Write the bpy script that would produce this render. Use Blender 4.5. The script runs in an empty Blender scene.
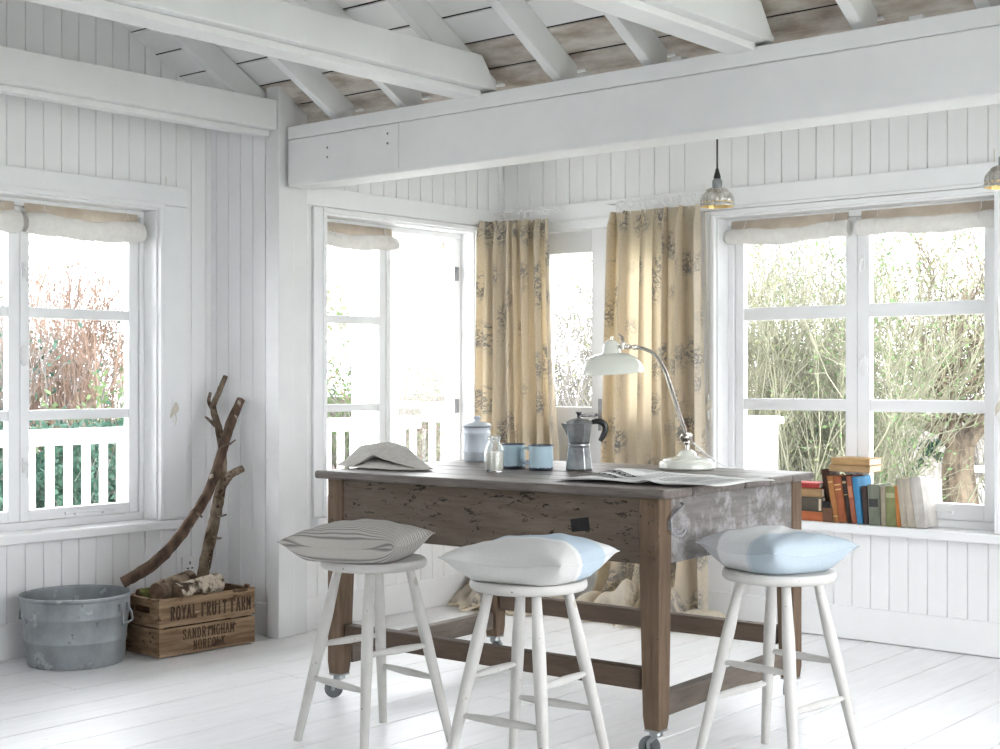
import bpy, math, random
import numpy as np
from mathutils import Matrix, Vector
PI = math.pi
R = math.radians
rnd = random.Random(7)
sc = bpy.context.scene
COL = sc.collection

# ------------------------------------------------------------------ materials
def new_mat(name):
    m = bpy.data.materials.new(name); m.use_nodes = True
    nt = m.node_tree
    return m, nt, nt.nodes['Principled BSDF']

def rgba(c):
    return (c[0], c[1], c[2], 1.0)

def coords(nt, scale=(1, 1, 1), kind='Object', rot=(0, 0, 0)):
    tc = nt.nodes.new('ShaderNodeTexCoord')
    mp = nt.nodes.new('ShaderNodeMapping')
    mp.inputs['Scale'].default_value = scale
    mp.inputs['Rotation'].default_value = rot
    nt.links.new(tc.outputs[kind], mp.inputs['Vector'])
    return mp.outputs['Vector']

def noise(nt, vec, scale, detail=5, rough=.6, dist=0):
    n = nt.nodes.new('ShaderNodeTexNoise')
    n.inputs['Scale'].default_value = scale
    n.inputs['Detail'].default_value = detail
    n.inputs['Roughness'].default_value = rough
    n.inputs['Distortion'].default_value = dist
    nt.links.new(vec, n.inputs['Vector'])
    return n.outputs['Fac']

def ramp(nt, fac, stops, interp='LINEAR'):
    r = nt.nodes.new('ShaderNodeValToRGB')
    r.color_ramp.interpolation = interp
    el = r.color_ramp.elements
    while len(el) < len(stops):
        el.new(.5)
    for e, (p, c) in zip(el, stops):
        e.position = p
        e.color = rgba(c) if not isinstance(c, (int, float)) else (c, c, c, 1)
    nt.links.new(fac, r.inputs['Fac'])
    return r.outputs['Color']

def mixc(nt, fac, a, b, mode='MIX'):
    m = nt.nodes.new('ShaderNodeMix'); m.data_type = 'RGBA'; m.blend_type = mode
    for s, v in (('Factor', fac), ('A', a), ('B', b)):
        sock = {'Factor': m.inputs[0], 'A': m.inputs[6], 'B': m.inputs[7]}[s]
        if isinstance(v, (int, float)):
            sock.default_value = v
        elif isinstance(v, tuple):
            sock.default_value = rgba(v)
        else:
            nt.links.new(v, sock)
    return m.outputs[2]

def math_n(nt, op, a, b=None):
    m = nt.nodes.new('ShaderNodeMath'); m.operation = op
    for i, v in enumerate((a, b)):
        if v is None: continue
        if isinstance(v, (int, float)): m.inputs[i].default_value = v
        else: nt.links.new(v, m.inputs[i])
    return m.outputs[0]

def bump(nt, bsdf, fac, strength=.3, dist=.01):
    b = nt.nodes.new('ShaderNodeBump')
    b.inputs['Strength'].default_value = strength
    b.inputs['Distance'].default_value = dist
    nt.links.new(fac, b.inputs['Height'])
    nt.links.new(b.outputs['Normal'], bsdf.inputs['Normal'])

def nmat(name, c1, c2, nscale=6, scale=(1, 1, 1), rough=.5, metal=0, lo=.35, hi=.65, bmp=0, bdist=.004,
         spots=None, spec=.5, sss=0, coat=0, trans=None):
    """two-tone noise material; spots = list of (colour, noise scale, threshold, coordinate scale)"""
    m, nt, b = new_mat(name)
    v = coords(nt, scale)
    f = noise(nt, v, nscale)
    c = ramp(nt, f, [(lo, c1), (hi, c2)])
    for s in spots or []:
        col, ns, th = s[:3]
        v2 = coords(nt, s[3] if len(s) > 3 else (1, 1, 1))
        w = ramp(nt, noise(nt, v2, ns, 4, .6), [(th, 0.), (min(th + .04, 1), 1.)])
        c = mixc(nt, w, c, col)
    nt.links.new(c, b.inputs['Base Color'])
    b.inputs['Roughness'].default_value = rough
    b.inputs['Metallic'].default_value = metal
    b.inputs['Specular IOR Level'].default_value = spec
    if coat: b.inputs['Coat Weight'].default_value = coat
    if bmp: bump(nt, b, f, bmp, bdist)
    if trans:
        out = nt.nodes['Material Output']
        tl = nt.nodes.new('ShaderNodeBsdfTranslucent')
        nt.links.new(c, tl.inputs['Color'])
        mx = nt.nodes.new('ShaderNodeMixShader'); mx.inputs[0].default_value = trans
        nt.links.new(b.outputs[0], mx.inputs[1]); nt.links.new(tl.outputs[0], mx.inputs[2])
        nt.links.new(mx.outputs[0], out.inputs['Surface'])
    return m

M = {}
M['wall'] = nmat('white_wall_paint', (.865, .865, .865), (.89, .89, .89), 3, rough=.55, spec=.3)
M['frame'] = nmat('white_gloss_paint', (.86, .865, .87), (.885, .89, .895), 8, rough=.35)
M['beam'] = nmat('white_beam_paint', (.73, .73, .73), (.775, .775, .775), 4, (1, 1, 1), rough=.55, bmp=.15, spec=.3,
                 spots=[((.5, .48, .45), 26, .77)])
M['ceil'] = nmat('white_ceiling_board', (.85, .845, .835), (.88, .875, .87), 3, rough=.6, spec=.2)
M['dark'] = nmat('dark_roofing_felt', (.03, .028, .025), (.05, .045, .04), 20, rough=.9)
M['floor'] = nmat('white_floor_paint', (.82, .82, .825), (.88, .88, .885), 4, (9, 1, 1), rough=.38, spec=.4, bmp=.05,
                  spots=[((.58, .57, .55), 9, .70, (8, 1, 1)), ((.42, .4, .38), 40, .79, (2, 1, 1))])
M['stool'] = nmat('chalky_stool_paint', (.50, .49, .465), (.58, .57, .545), 7, rough=.55, spec=.3,
                  spots=[((.22, .18, .14), 42, .69), ((.42, .39, .34), 14, .66)])
M['galv'] = nmat('galvanised_steel', (.20, .22, .235), (.34, .365, .38), 9, (1, 1, .7), rough=.5, metal=.35, bmp=.12,
                 lo=.3, hi=.7, spots=[((.40, .42, .43), 15, .62), ((.15, .17, .18), 20, .64)])
M['steel'] = nmat('zinc_steel', (.26, .28, .285), (.40, .42, .42), 20, rough=.3, metal=.9)
M['chrome'] = nmat('polished_nickel', (.48, .45, .41), (.58, .55, .50), 10, rough=.18, metal=1)
M['rubber'] = nmat('grey_rubber', (.085, .09, .095), (.15, .16, .165), 20, rough=.6)
M['linen'] = nmat('natural_linen', (.50, .48, .445), (.58, .56, .52), 60, rough=.9, bmp=.2, bdist=.001, spec=.1)
M['blind_beige'] = nmat('beige_blind_cloth', (.58, .49, .40), (.68, .60, .51), 12, rough=.9, spec=.1, trans=.25)
M['blind_white'] = nmat('white_blind_cloth', (.80, .78, .75), (.86, .845, .82), 40, rough=.9, spec=.1, trans=.25)
M['cream_enamel'] = nmat('cream_enamel', (.69, .71, .63), (.74, .75, .68), 5, rough=.18, coat=.4)
M['blue_enamel'] = nmat('pale_blue_enamel', (.42, .56, .64), (.50, .64, .71), 6, rough=.2, coat=.3)
M['navy_enamel'] = nmat('chipped_navy_enamel', (.02, .03, .06), (.05, .06, .09), 12, rough=.4)
M['grey_enamel'] = nmat('blue_grey_enamel', (.50, .55, .61), (.58, .63, .68), 5, rough=.3, coat=.2)
M['alu'] = nmat('worn_aluminium', (.22, .225, .235), (.42, .43, .44), 14, rough=.28, metal=.95)
M['bakelite'] = nmat('black_bakelite', (.012, .012, .013), (.02, .02, .022), 10, rough=.3)
M['milk'] = nmat('milk', (.84, .80, .68), (.87, .83, .72), 4, rough=.3)
M['news'] = nmat('newsprint', (.78, .78, .76), (.84, .84, .82), 4, rough=.9, spec=.1)
M['news_text'] = nmat('newsprint_grey_columns', (.40, .40, .40), (.60, .60, .59), 60, (1, 8, 1), rough=.9, spec=.1)
M['ink'] = nmat('black_ink', (.02, .02, .02), (.035, .035, .035), 30, rough=.9, spec=.1)
M['stencil'] = nmat('faded_stencil_ink', (.045, .03, .022), (.10, .068, .045), 60, rough=.9, spec=.1)
M['plastic'] = nmat('white_plastic', (.80, .80, .80), (.84, .84, .84), 5, rough=.3)
M['cord_cream'] = nmat('cream_cord', (.62, .58, .48), (.72, .68, .6), 30, rough=.9)
M['black_flex'] = nmat('black_flex', (.012, .012, .012), (.02, .02, .02), 10, rough=.5)
M['iron'] = nmat('grey_iron', (.20, .20, .21), (.33, .33, .34), 20, rough=.5, metal=.7)
M['crate'] = nmat('old_crate_pine', (.16, .10, .058), (.35, .245, .155), 5, (2.2, .7, 9), rough=.75, bmp=.25, spec=.15,
                  spots=[((.07, .042, .025), 9, .60, (2, 1, 3)), ((.5, .38, .26), 13, .68, (2, 1, 6))])
M['bark_dark'] = nmat('dark_bark', (.038, .024, .017), (.13, .085, .06), 20, (1, 1, .45), rough=.85, bmp=.6, bdist=.006, spec=.2,
                      spots=[((.36, .30, .25), 14, .66)])
M['bark_grey'] = nmat('grey_flaky_bark', (.09, .062, .042), (.27, .21, .155), 24, (1, 1, .6), rough=.9, bmp=.7, bdist=.006, spec=.15,
                      spots=[((.05, .03, .02), 22, .56), ((.52, .46, .38), 11, .66)])
M['bark_flake'] = nmat('flaking_birch_bark', (.06, .042, .028), (.52, .45, .36), 22, rough=.9, bmp=.9, bdist=.01, lo=.42, hi=.56, spec=.15)
M['moss'] = nmat('mossy_bark', (.10, .11, .035), (.25, .24, .10), 30, rough=.95, bmp=.7, bdist=.006, spec=.1)
M['cut_wood'] = nmat('sawn_log_end', (.10, .065, .045), (.22, .15, .10), 25, rough=.85, spec=.1)

def wood_mat(name, dark, light, streak_axis, gouge=.67, gouge_col=(.025, .018, .013), pale=None, rough=.68):
    m, nt, b = new_mat(name)
    s = {'x': (1.2, 9, 9), 'y': (9, 1.2, 9), 'z': (9, 9, 1.2)}[streak_axis]
    f = noise(nt, coords(nt, s), 5, 8, .65, .4)
    c = ramp(nt, f, [(.3, dark), (.7, light)])
    f2 = noise(nt, coords(nt, (1, 1, 1)), 3.2, 4, .6)
    c = mixc(nt, ramp(nt, f2, [(.45, 0.), (.7, .55)]), c, tuple(.62 * x for x in light))
    if pale:
        c = mixc(nt, ramp(nt, noise(nt, coords(nt, (1, 1, 1)), 11, 8, .7), [(.48, 0.), (.62, 1.)]), c, pale)
    g = noise(nt, coords(nt, tuple(1 + .25 * (x - 1) for x in s)), 17, 5, .7, .6)
    c = mixc(nt, ramp(nt, g, [(gouge, 0.), (gouge + .03, 1.)]), c, gouge_col)
    g2 = noise(nt, coords(nt, (1, 1, 1)), 46, 3, .6)
    c = mixc(nt, ramp(nt, g2, [(.70, 0.), (.74, .85)]), c, gouge_col)
    nt.links.new(c, b.inputs['Base Color'])
    b.inputs['Roughness'].default_value = rough
    b.inputs['Specular IOR Level'].default_value = .25
    bump(nt, b, f, .35, .004)
    return m

M['table_front'] = wood_mat('scarred_brown_oak', (.085, .065, .05), (.165, .13, .10), 'x', gouge=.585)
M['table_leg'] = wood_mat('worn_table_leg_pine', (.085, .055, .035), (.19, .13, .085), 'z', gouge=.70)
M['table_rail'] = wood_mat('dull_brown_rail', (.07, .048, .034), (.145, .105, .078), 'x', gouge=.72)
M['table_rail_y'] = wood_mat('dull_grey_rail', (.10, .082, .068), (.20, .165, .135), 'y', gouge=.70)
M['table_side'] = wood_mat('limewashed_grey_side', (.12, .107, .10), (.235, .22, .21), 'y', gouge=.64,
                           gouge_col=(.13, .13, .15), pale=(.33, .32, .32))
M['table_top'] = wood_mat('grey_worktop_planks', (.095, .078, .067), (.205, .18, .165), 'x', gouge=.68, gouge_col=(.06, .05, .045), rough=.42)

def glass_mat():
    m, nt, b = new_mat('window_glass')
    nt.nodes.remove(b)
    out = nt.nodes['Material Output']
    t = nt.nodes.new('ShaderNodeBsdfTransparent'); t.inputs['Color'].default_value = (.985, .985, .985, 1)
    g = nt.nodes.new('ShaderNodeBsdfGlossy'); g.inputs['Roughness'].default_value = .02
    fr = nt.nodes.new('ShaderNodeFresnel'); fr.inputs['IOR'].default_value = 1.3
    mx = nt.nodes.new('ShaderNodeMixShader')
    nt.links.new(fr.outputs[0], mx.inputs[0]); nt.links.new(t.outputs[0], mx.inputs[1]); nt.links.new(g.outputs[0], mx.inputs[2])
    nt.links.new(mx.outputs[0], out.inputs['Surface'])
    return m
M['glass'] = glass_mat()

def real_glass(name, col=(.95, .97, .96), rough=.03, weight=.9):
    m, nt, b = new_mat(name)
    b.inputs['Base Color'].default_value = rgba(col)
    b.inputs['Transmission Weight'].default_value = weight
    b.inputs['Roughness'].default_value = rough
    b.inputs['IOR'].default_value = 1.4
    return m
M['bottle_glass'] = real_glass('bottle_glass')

def mercury_glass():
    m, nt, b = new_mat('mercury_glass')
    v = coords(nt, (1, 1, 1))
    f = noise(nt, v, 40, 4)
    nt.links.new(ramp(nt, f, [(.35, (.45, .42, .37)), (.65, (.80, .78, .74))]), b.inputs['Base Color'])
    b.inputs['Metallic'].default_value = .7
    b.inputs['Roughness'].default_value = .2
    return m
M['mercury'] = mercury_glass()
M['gold'] = nmat('gilded_inside', (.55, .38, .15), (.7, .5, .22), 10, rough=.35, metal=.7)

def curtain_mat():
    m, nt, b = new_mat('floral_cream_curtain')
    v = coords(nt, (1, 1, 1), 'UV')
    base = ramp(nt, noise(nt, v, 120, 3), [(.3, (.67, .61, .51)), (.7, (.74, .68, .58))])
    vo = nt.nodes.new('ShaderNodeTexVoronoi'); vo.inputs['Scale'].default_value = 6.0
    vo.inputs['Randomness'].default_value = .8
    nt.links.new(v, vo.inputs['Vector'])
    blob = ramp(nt, vo.outputs['Distance'], [(.34, 1.), (.50, 0.)])
    v3 = nt.nodes.new('ShaderNodeTexVoronoi'); v3.feature = 'SMOOTH_F1'; v3.inputs['Scale'].default_value = 34
    nt.links.new(v, v3.inputs['Vector'])
    n1 = noise(nt, v, 26, 3, .6, 1.6)
    line = ramp(nt, n1, [(.40, 0.), (.44, 1.), (.50, 1.), (.54, 0.)])
    leaf = ramp(nt, v3.outputs['Distance'], [(.22, 1.), (.30, 0.)])
    mk = math_n(nt, 'MULTIPLY', blob, math_n(nt, 'MAXIMUM', line, math_n(nt, 'MULTIPLY', leaf, ramp(nt, noise(nt, v, 16, 2), [(.44, 0.), (.48, 1.)]))))
    stem = ramp(nt, noise(nt, v, 7, 2, .5, 1.0), [(.487, 0.), (.497, .55), (.503, .55), (.513, 0.)])
    blob2 = ramp(nt, vo.outputs['Distance'], [(.45, .9), (.62, 0.)])
    mk = math_n(nt, 'MAXIMUM', mk, math_n(nt, 'MULTIPLY', stem, blob2))
    ink = ramp(nt, noise(nt, v, 9, 2), [(.4, (.11, .135, .18)), (.6, (.24, .235, .23))])
    c = mixc(nt, math_n(nt, 'MULTIPLY', mk, .75), base, ink)
    nt.links.new(c, b.inputs['Base Color'])
    b.inputs['Roughness'].default_value = .95
    b.inputs['Specular IOR Level'].default_value = .1
    out = nt.nodes['Material Output']
    tl = nt.nodes.new('ShaderNodeBsdfTranslucent')
    nt.links.new(mixc(nt, 1., c, (1, .92, .75), 'MULTIPLY'), tl.inputs['Color'])
    mx = nt.nodes.new('ShaderNodeMixShader'); mx.inputs[0].default_value = .4
    nt.links.new(b.outputs[0], mx.inputs[1]); nt.links.new(tl.outputs[0], mx.inputs[2])
    nt.links.new(mx.outputs[0], out.inputs['Surface'])
    return m
M['curtain'] = curtain_mat()

def stripe_mat(name, stops, period=None, axis='Y', length=.4, weave=True):
    """woven stripes across one local axis; stops in 0..1 across the period (or the whole cushion)"""
    m, nt, b = new_mat(name)
    tc = nt.nodes.new('ShaderNodeTexCoord'); sp = nt.nodes.new('ShaderNodeSeparateXYZ')
    nt.links.new(tc.outputs['Object'], sp.inputs[0])
    f = math_n(nt, 'ADD', math_n(nt, 'DIVIDE', sp.outputs[axis], length), .5)
    if period:
        f = math_n(nt, 'FRACT', math_n(nt, 'DIVIDE', sp.outputs[axis], period))
    c = ramp(nt, f, stops, 'LINEAR')
    n = noise(nt, tc.outputs['Object'], 180, 2)
    c = mixc(nt, .12, c, ramp(nt, n, [(.3, (.35, .35, .35)), (.7, (.95, .95, .95))]), 'MULTIPLY')
    nt.links.new(c, b.inputs['Base Color'])
    b.inputs['Roughness'].default_value = .95
    b.inputs['Specular IOR Level'].default_value = .1
    bump(nt, b, noise(nt, tc.outputs['Object'], 28, 3), .25, .006)
    return m
def hard(pairs, e=.012):
    """(end, colour) bands to near-hard stops"""
    st = []; prev = 0
    for i, (end, c) in enumerate(pairs):
        st.append((prev + (e if i else 0), c)); st.append((end - e, c)); prev = end
    return st
g1, g2, g3 = (.21, .20, .19), (.46, .44, .405), (.27, .26, .255)
M['cush_ticking'] = stripe_mat('grey_ticking', hard([(.22, g2), (.38, g1), (.62, (.50, .48, .45)), (.78, g1), (1, g2)], .05), period=.034)
M['cush_blue'] = stripe_mat('blue_banded_linen', hard([(.40, (.60, .595, .58)), (.46, (.70, .70, .69)), (.80, (.46, .545, .62)), (1, (.66, .67, .67))]), length=.40)
M['cush_pale'] = stripe_mat('pale_banded_linen', hard([(.26, (.44, .45, .46)), (.60, (.68, .69, .69)), (.64, (.52, .58, .63)), (1, (.44, .51, .565))]), axis='X', length=.36)

# plants
def leafmat(name, a, b_, trans=.35):
    return nmat(name, a, b_, 3, rough=.7, spec=.2, trans=trans)
M['twig_red'] = nmat('red_brown_twig', (.14, .095, .075), (.28, .20, .155), 2, rough=.9, spec=.1)
M['twig_olive'] = nmat('olive_twig', (.105, .105, .075), (.235, .23, .17), 2, rough=.9, spec=.1)
M['twig_grey'] = nmat('grey_twig', (.12, .11, .105), (.26, .245, .23), 2, rough=.9, spec=.1)
M['leaf_green'] = leafmat('bright_leaf', (.06, .11, .045), (.14, .20, .09))
M['leaf_dark'] = leafmat('dark_leaf', (.02, .055, .04), (.055, .11, .075), .2)
M['leaf_olive'] = leafmat('olive_leaf', (.11, .12, .06), (.20, .21, .12))
M['trunk'] = nmat('apple_trunk_bark', (.05, .04, .032), (.17, .135, .10), 9, (1, 1, .35), rough=.9, bmp=.8, bdist=.02, spec=.1)
M['grass'] = nmat('lawn', (.36, .38, .31), (.50, .51, .45), 6, rough=.9, spec=.1)
M['fence'] = nmat('weathered_fence', (.20, .185, .17), (.32, .30, .28), 5, (6, 6, 1), rough=.9, spec=.1)
M['slate'] = nmat('grey_felt_roof', (.34, .36, .38), (.44, .46, .48), 5, rough=.8, spec=.2)
M['shed'] = nmat('dark_shed_boards', (.13, .10, .10), (.22, .18, .17), 5, (1, 1, 8), rough=.9, spec=.1)
M['out_white'] = nmat('white_porch_paint', (.80, .80, .80), (.85, .85, .85), 4, rough=.5)
M['deck'] = nmat('pale_deck', (.52, .50, .47), (.62, .60, .57), 4, (8, 1, 1), rough=.7)

# ------------------------------------------------------------------ mesh helpers
class MB:
    def __init__(self):
        self.v = []; self.f = []; self.mi = []; self.uv = []; self.M = Matrix.Identity(4); self.m = 0; self.has_uv = False
    def add(self, verts, faces, m=None, uvs=None):
        o = len(self.v)
        for p in verts: self.v.append(tuple(self.M @ Vector(p)))
        for f in faces:
            self.f.append(tuple(i + o for i in f)); self.mi.append(self.m if m is None else m)
        if uvs: self.has_uv = True
        self.uv += list(uvs) if uvs else [(0, 0)] * len(verts)
        return self
    def box(self, x0, x1, y0, y1, z0, z1, m=None):
        return self.add([(x0, y0, z0), (x1, y0, z0), (x1, y1, z0), (x0, y1, z0), (x0, y0, z1), (x1, y0, z1), (x1, y1, z1), (x0, y1, z1)],
                        [(0, 3, 2, 1), (4, 5, 6, 7), (0, 1, 5, 4), (1, 2, 6, 5), (2, 3, 7, 6), (3, 0, 4, 7)], m)
    def prism(self, poly, a, b, plane='yz', m=None):
        """polygon extruded along the remaining axis from a to b"""
        def P(u, w, t):
            return {'yz': (t, u, w), 'xz': (u, t, w), 'xy': (u, w, t)}[plane]
        n = len(poly)
        vs = [P(u, w, a) for u, w in poly] + [P(u, w, b) for u, w in poly]
        fs = [tuple(range(n - 1, -1, -1)), tuple(range(n, 2 * n))]
        fs += [(i, (i + 1) % n, n + (i + 1) % n, n + i) for i in range(n)]
        return self.add(vs, fs, m)
    def tube(self, pts, rad, n=8, cap=True, m=None, jit=0, closed=False, squash=1, seed=0):
        r_ = random.Random(seed)
        P = [Vector(p) for p in pts]; k = len(P)
        rad = [rad] * k if isinstance(rad, (int, float)) else rad
        vs = []; ref = None
        for i in range(k):
            if closed: t = P[(i + 1) % k] - P[i - 1]
            else: t = P[min(i + 1, k - 1)] - P[max(i - 1, 0)]
            t.normalize()
            if ref is None:
                ref = Vector((0, 0, 1)) if abs(t.z) < .9 else Vector((1, 0, 0))
            a = t.cross(ref); a.normalize(); b = a.cross(t); ref = b
            for j in range(n):
                an = 2 * PI * j / n
                rr = rad[i] * (1 + (r_.uniform(-jit, jit) if jit else 0))
                vs.append(P[i] + a * math.cos(an) * rr + b * math.sin(an) * rr * squash)
        fs = []
        for i in range(k if closed else k - 1):
            i2 = (i + 1) % k
            for j in range(n):
                j2 = (j + 1) % n
                fs.append((i * n + j, i * n + j2, i2 * n + j2, i2 * n + j))
        if cap and not closed:
            fs.append(tuple(range(n - 1, -1, -1))); fs.append(tuple((k - 1) * n + j for j in range(n)))
        return self.add(vs, fs, m)
    def lathe(self, prof, n=32, c=(0, 0, 0), m=None, facet=False, phase=0):
        vs = []; k = len(prof)
        for r, z in prof:
            for j in range(n):
                a = 2 * PI * j / n + phase
                vs.append((c[0] + max(r, 1e-4) * math.cos(a), c[1] + max(r, 1e-4) * math.sin(a), c[2] + z))
        fs = [(i * n + j, i * n + (j + 1) % n, (i + 1) * n + (j + 1) % n, (i + 1) * n + j) for i in range(k - 1) for j in range(n)]
        if prof[0][0] < 1e-3: pass
        return self.add(vs, fs, m)
    def grid(self, fn, nu, nv, m=None, uvfn=None):
        vs = [fn(i / nu, j / nv) for i in range(nu + 1) for j in range(nv + 1)]
        fs = [(i * (nv + 1) + j, (i + 1) * (nv + 1) + j, (i + 1) * (nv + 1) + j + 1, i * (nv + 1) + j + 1) for i in range(nu) for j in range(nv)]
        uv = [uvfn(i / nu, j / nv) for i in range(nu + 1) for j in range(nv + 1)] if uvfn else None
        return self.add(vs, fs, m, uv)
    def build(self, name, mats, parent=None, loc=None, rot=None, smooth=False, bevel=0, angle=40):
        me = bpy.data.meshes.new(name)
        me.from_pydata(self.v, [], self.f)
        for m in (mats if isinstance(mats, (list, tuple)) else [mats]): me.materials.append(m)
        if len(set(self.mi)) > 1: me.polygons.foreach_set('material_index', self.mi)
        if self.has_uv:
            l = me.uv_layers.new(name='UVMap')
            for lp in me.loops: l.data[lp.index].uv = self.uv[lp.vertex_index]
        if smooth:
            me.polygons.foreach_set('use_smooth', [True] * len(me.polygons))
            if angle < 180: me.set_sharp_from_angle(angle=R(angle))
        me.update()
        o = bpy.data.objects.new(name, me); COL.objects.link(o)
        if parent is not None: o.parent = parent
        if loc is not None: o.location = loc
        if rot is not None: o.rotation_euler = rot
        if bevel:
            b = o.modifiers.new('bevel', 'BEVEL'); b.width = bevel; b.segments = 2; b.limit_method = 'ANGLE'; b.angle_limit = R(40)
        return o

def tag(o, label=None, cat=None, group=None, kind=None):
    if label: o['label'] = label
    if cat: o['category'] = cat
    if group: o['group'] = group
    if kind: o['kind'] = kind
    return o
def thing(name, label, cat, loc=(0, 0, 0), rz=0, group=None, rot=None):
    o = bpy.data.objects.new(name, None); COL.objects.link(o)
    o.empty_display_size = .1
    o.location = loc; o.rotation_euler = rot or (0, 0, rz)
    return tag(o, label, cat, group)
def struct(o): o['kind'] = 'structure'; return o
def sroot(name, loc=(0, 0, 0), rz=0):
    o = bpy.data.objects.new(name, None); COL.objects.link(o); o.location = loc; o.rotation_euler = (0, 0, rz)
    return struct(o)
def kids(o): return [c for c in COL.objects if c.parent == o]
def copy_tree(o, parent=None):
    c = o.copy(); COL.objects.link(c); c.parent = parent
    for ch in kids(o): copy_tree(ch, c)
    return c
def spline(pts, n=6):
    """Catmull-Rom through points"""
    P = [np.array(p, float) for p in pts]; P = [2 * P[0] - P[1]] + P + [2 * P[-1] - P[-2]]
    out = []
    for i in range(1, len(P) - 2):
        for k in range(n):
            t = k / n
            out.append(tuple(.5 * (2 * P[i] + (P[i + 1] - P[i - 1]) * t + (2 * P[i - 1] - 5 * P[i] + 4 * P[i + 1] - P[i + 2]) * t * t
                                   + (3 * P[i] - P[i - 1] - 3 * P[i + 1] + P[i + 2]) * t ** 3)))
    out.append(tuple(P[-2])); return out
def lerp_list(vals, n):
    out = []
    for i in range(n):
        t = i / (n - 1) * (len(vals) - 1); k = min(int(t), len(vals) - 2)
        out.append(vals[k] + (vals[k + 1] - vals[k]) * (t - k))
    return out

# ------------------------------------------------------------------ room constants
XA, YB, XC, YD = -5.2, 4.112, -4.76, 5.693
XP = -4.69                                # face of the corner post
CZ, CT = 2.411, .58                      # main ceiling: z = CZ + CT*(YB-y)
RIDGE = 1.3
def ceil_z(y): return CZ + CT * (YB - y) if y > RIDGE else CZ + CT * (YB - RIDGE) - CT * (RIDGE - y)
ALC = 2.372                              # alcove ceiling height

# floor
fb = MB()
edges = [-5.3, -5.15, -4.94, -4.725, -4.512, -4.30, -4.087, -3.88, -3.675, -3.475, -3.275, -3.075, -2.875, -2.678, -2.467, -2.251, -2.04, -1.83]
while edges[-1] < .6: edges.append(edges[-1] + .207)
for a, b in zip(edges, edges[1:]):
    y = -1.6 - rnd.random() * 2
    while y < 5.75:
        y2 = min(y + 2.2 + 1.6 * rnd.random(), 5.75)
        if 5.75 - y2 < .5: y2 = 5.75
        z = -rnd.random() * .0012
        g = .0026
        fb.box(a + g, b - g, max(y, -1.6), y2 - .0025, -.022, z)
        y = y2
fb.box(-5.3, edges[-1], -1.6, 5.75, -.06, -.0045, 1)
struct(fb.build('floor', [M['floor'], nmat('dusty_gap', (.05, .048, .045), (.10, .095, .09), 8, rough=.9)], bevel=.0015))

# tongue-and-groove walls
def tg(mb, P, u0, u1, z0, z1, pitch, phase):
    f0 = z0 if callable(z0) else (lambda u: z0)
    f1 = z1 if callable(z1) else (lambda u: z1)
    k0 = math.floor((u0 - phase) / pitch); cuts = []
    k = k0
    while phase + k * pitch < u1 + 1e-6:
        u = phase + k * pitch
        if u > u0 + .004 and u < u1 - .004: cuts.append(u)
        k += 1
    pts = [(u0, 0)]
    for u in cuts: pts += [(u - .0032, 0), (u - .0008, -.006), (u + .0008, -.006), (u + .0032, 0)]
    pts.append((u1, 0))
    vs = []
    for u, d in pts: vs += [P(u, d, f0(u)), P(u, d, f1(u))]
    mb.add(vs, [(2 * i, 2 * i + 2, 2 * i + 3, 2 * i + 1) for i in range(len(pts) - 1)])
    mb.add([P(u0, -.12, f0(u0)), P(u1, -.12, f0(u1)), P(u1, -.12, f1(u1)), P(u0, -.12, f1(u0)),
            P(u0, -.008, f0(u0)), P(u1, -.008, f0(u1)), P(u1, -.008, f1(u1)), P(u0, -.008, f1(u0))],
           [(0, 1, 2, 3), (0, 1, 5, 4), (1, 2, 6, 5), (2, 3, 7, 6), (3, 0, 4, 7)])
PA = lambda u, d, z: (XA + d, u, z)
PC = lambda u, d, z: (XC + d, u, z)
PB = lambda u, d, z: (u, YB - d, z)
PD = lambda u, d, z: (u, YD - d, z)
HB, HT = .485, 1.93                       # rough openings
a0 = -1.6
w = MB()
tg(w, PA, a0, 2.52, 0, ceil_z, .0841, 3.074); tg(w, PA, 3.84, YB, 0, ceil_z, .0841, 3.074)
tg(w, PA, 2.52, 3.84, 0, HB, .0841, 3.074); tg(w, PA, 2.52, 3.84, HT, ceil_z, .0841, 3.074)
struct(w.build('wall_left', M['wall']))
w = MB()
tg(w, PB, XA, XP - .04, 0, 2.42, .086, -5.16)
struct(w.build('wall_corner', M['wall']))
w = MB()
tg(w, PC, YB + .10, 4.405, 0, ALC, .086, 4.2); tg(w, PC, 5.475, YD, 0, ALC, .086, 4.2)
tg(w, PC, 4.405, 5.475, 0, HB, .086, 4.2); tg(w, PC, 4.405, 5.475, HT, ALC, .086, 4.2)
struct(w.build('wall_alcove', M['wall']))
w = MB()
X1 = .62
DX0, DX1 = -4.62, -3.54                   # french door opening
WX0, WX1 = -3.45, -2.12                   # window opening
ph = -3.108
tg(w, PD, XC - .12, DX0, 0, ALC, .0862, ph); tg(w, PD, DX1, WX0, 0, ALC, .0862, ph); tg(w, PD, WX1, X1, 0, ALC, .0862, ph)
tg(w, PD, DX0, DX1, HT, ALC, .0862, ph)
tg(w, PD, WX0, WX1, .0, HB, .0862, ph); tg(w, PD, WX0, WX1, HT, ALC, .0862, ph)
struct(w.build('wall_back', M['wall']))

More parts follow.
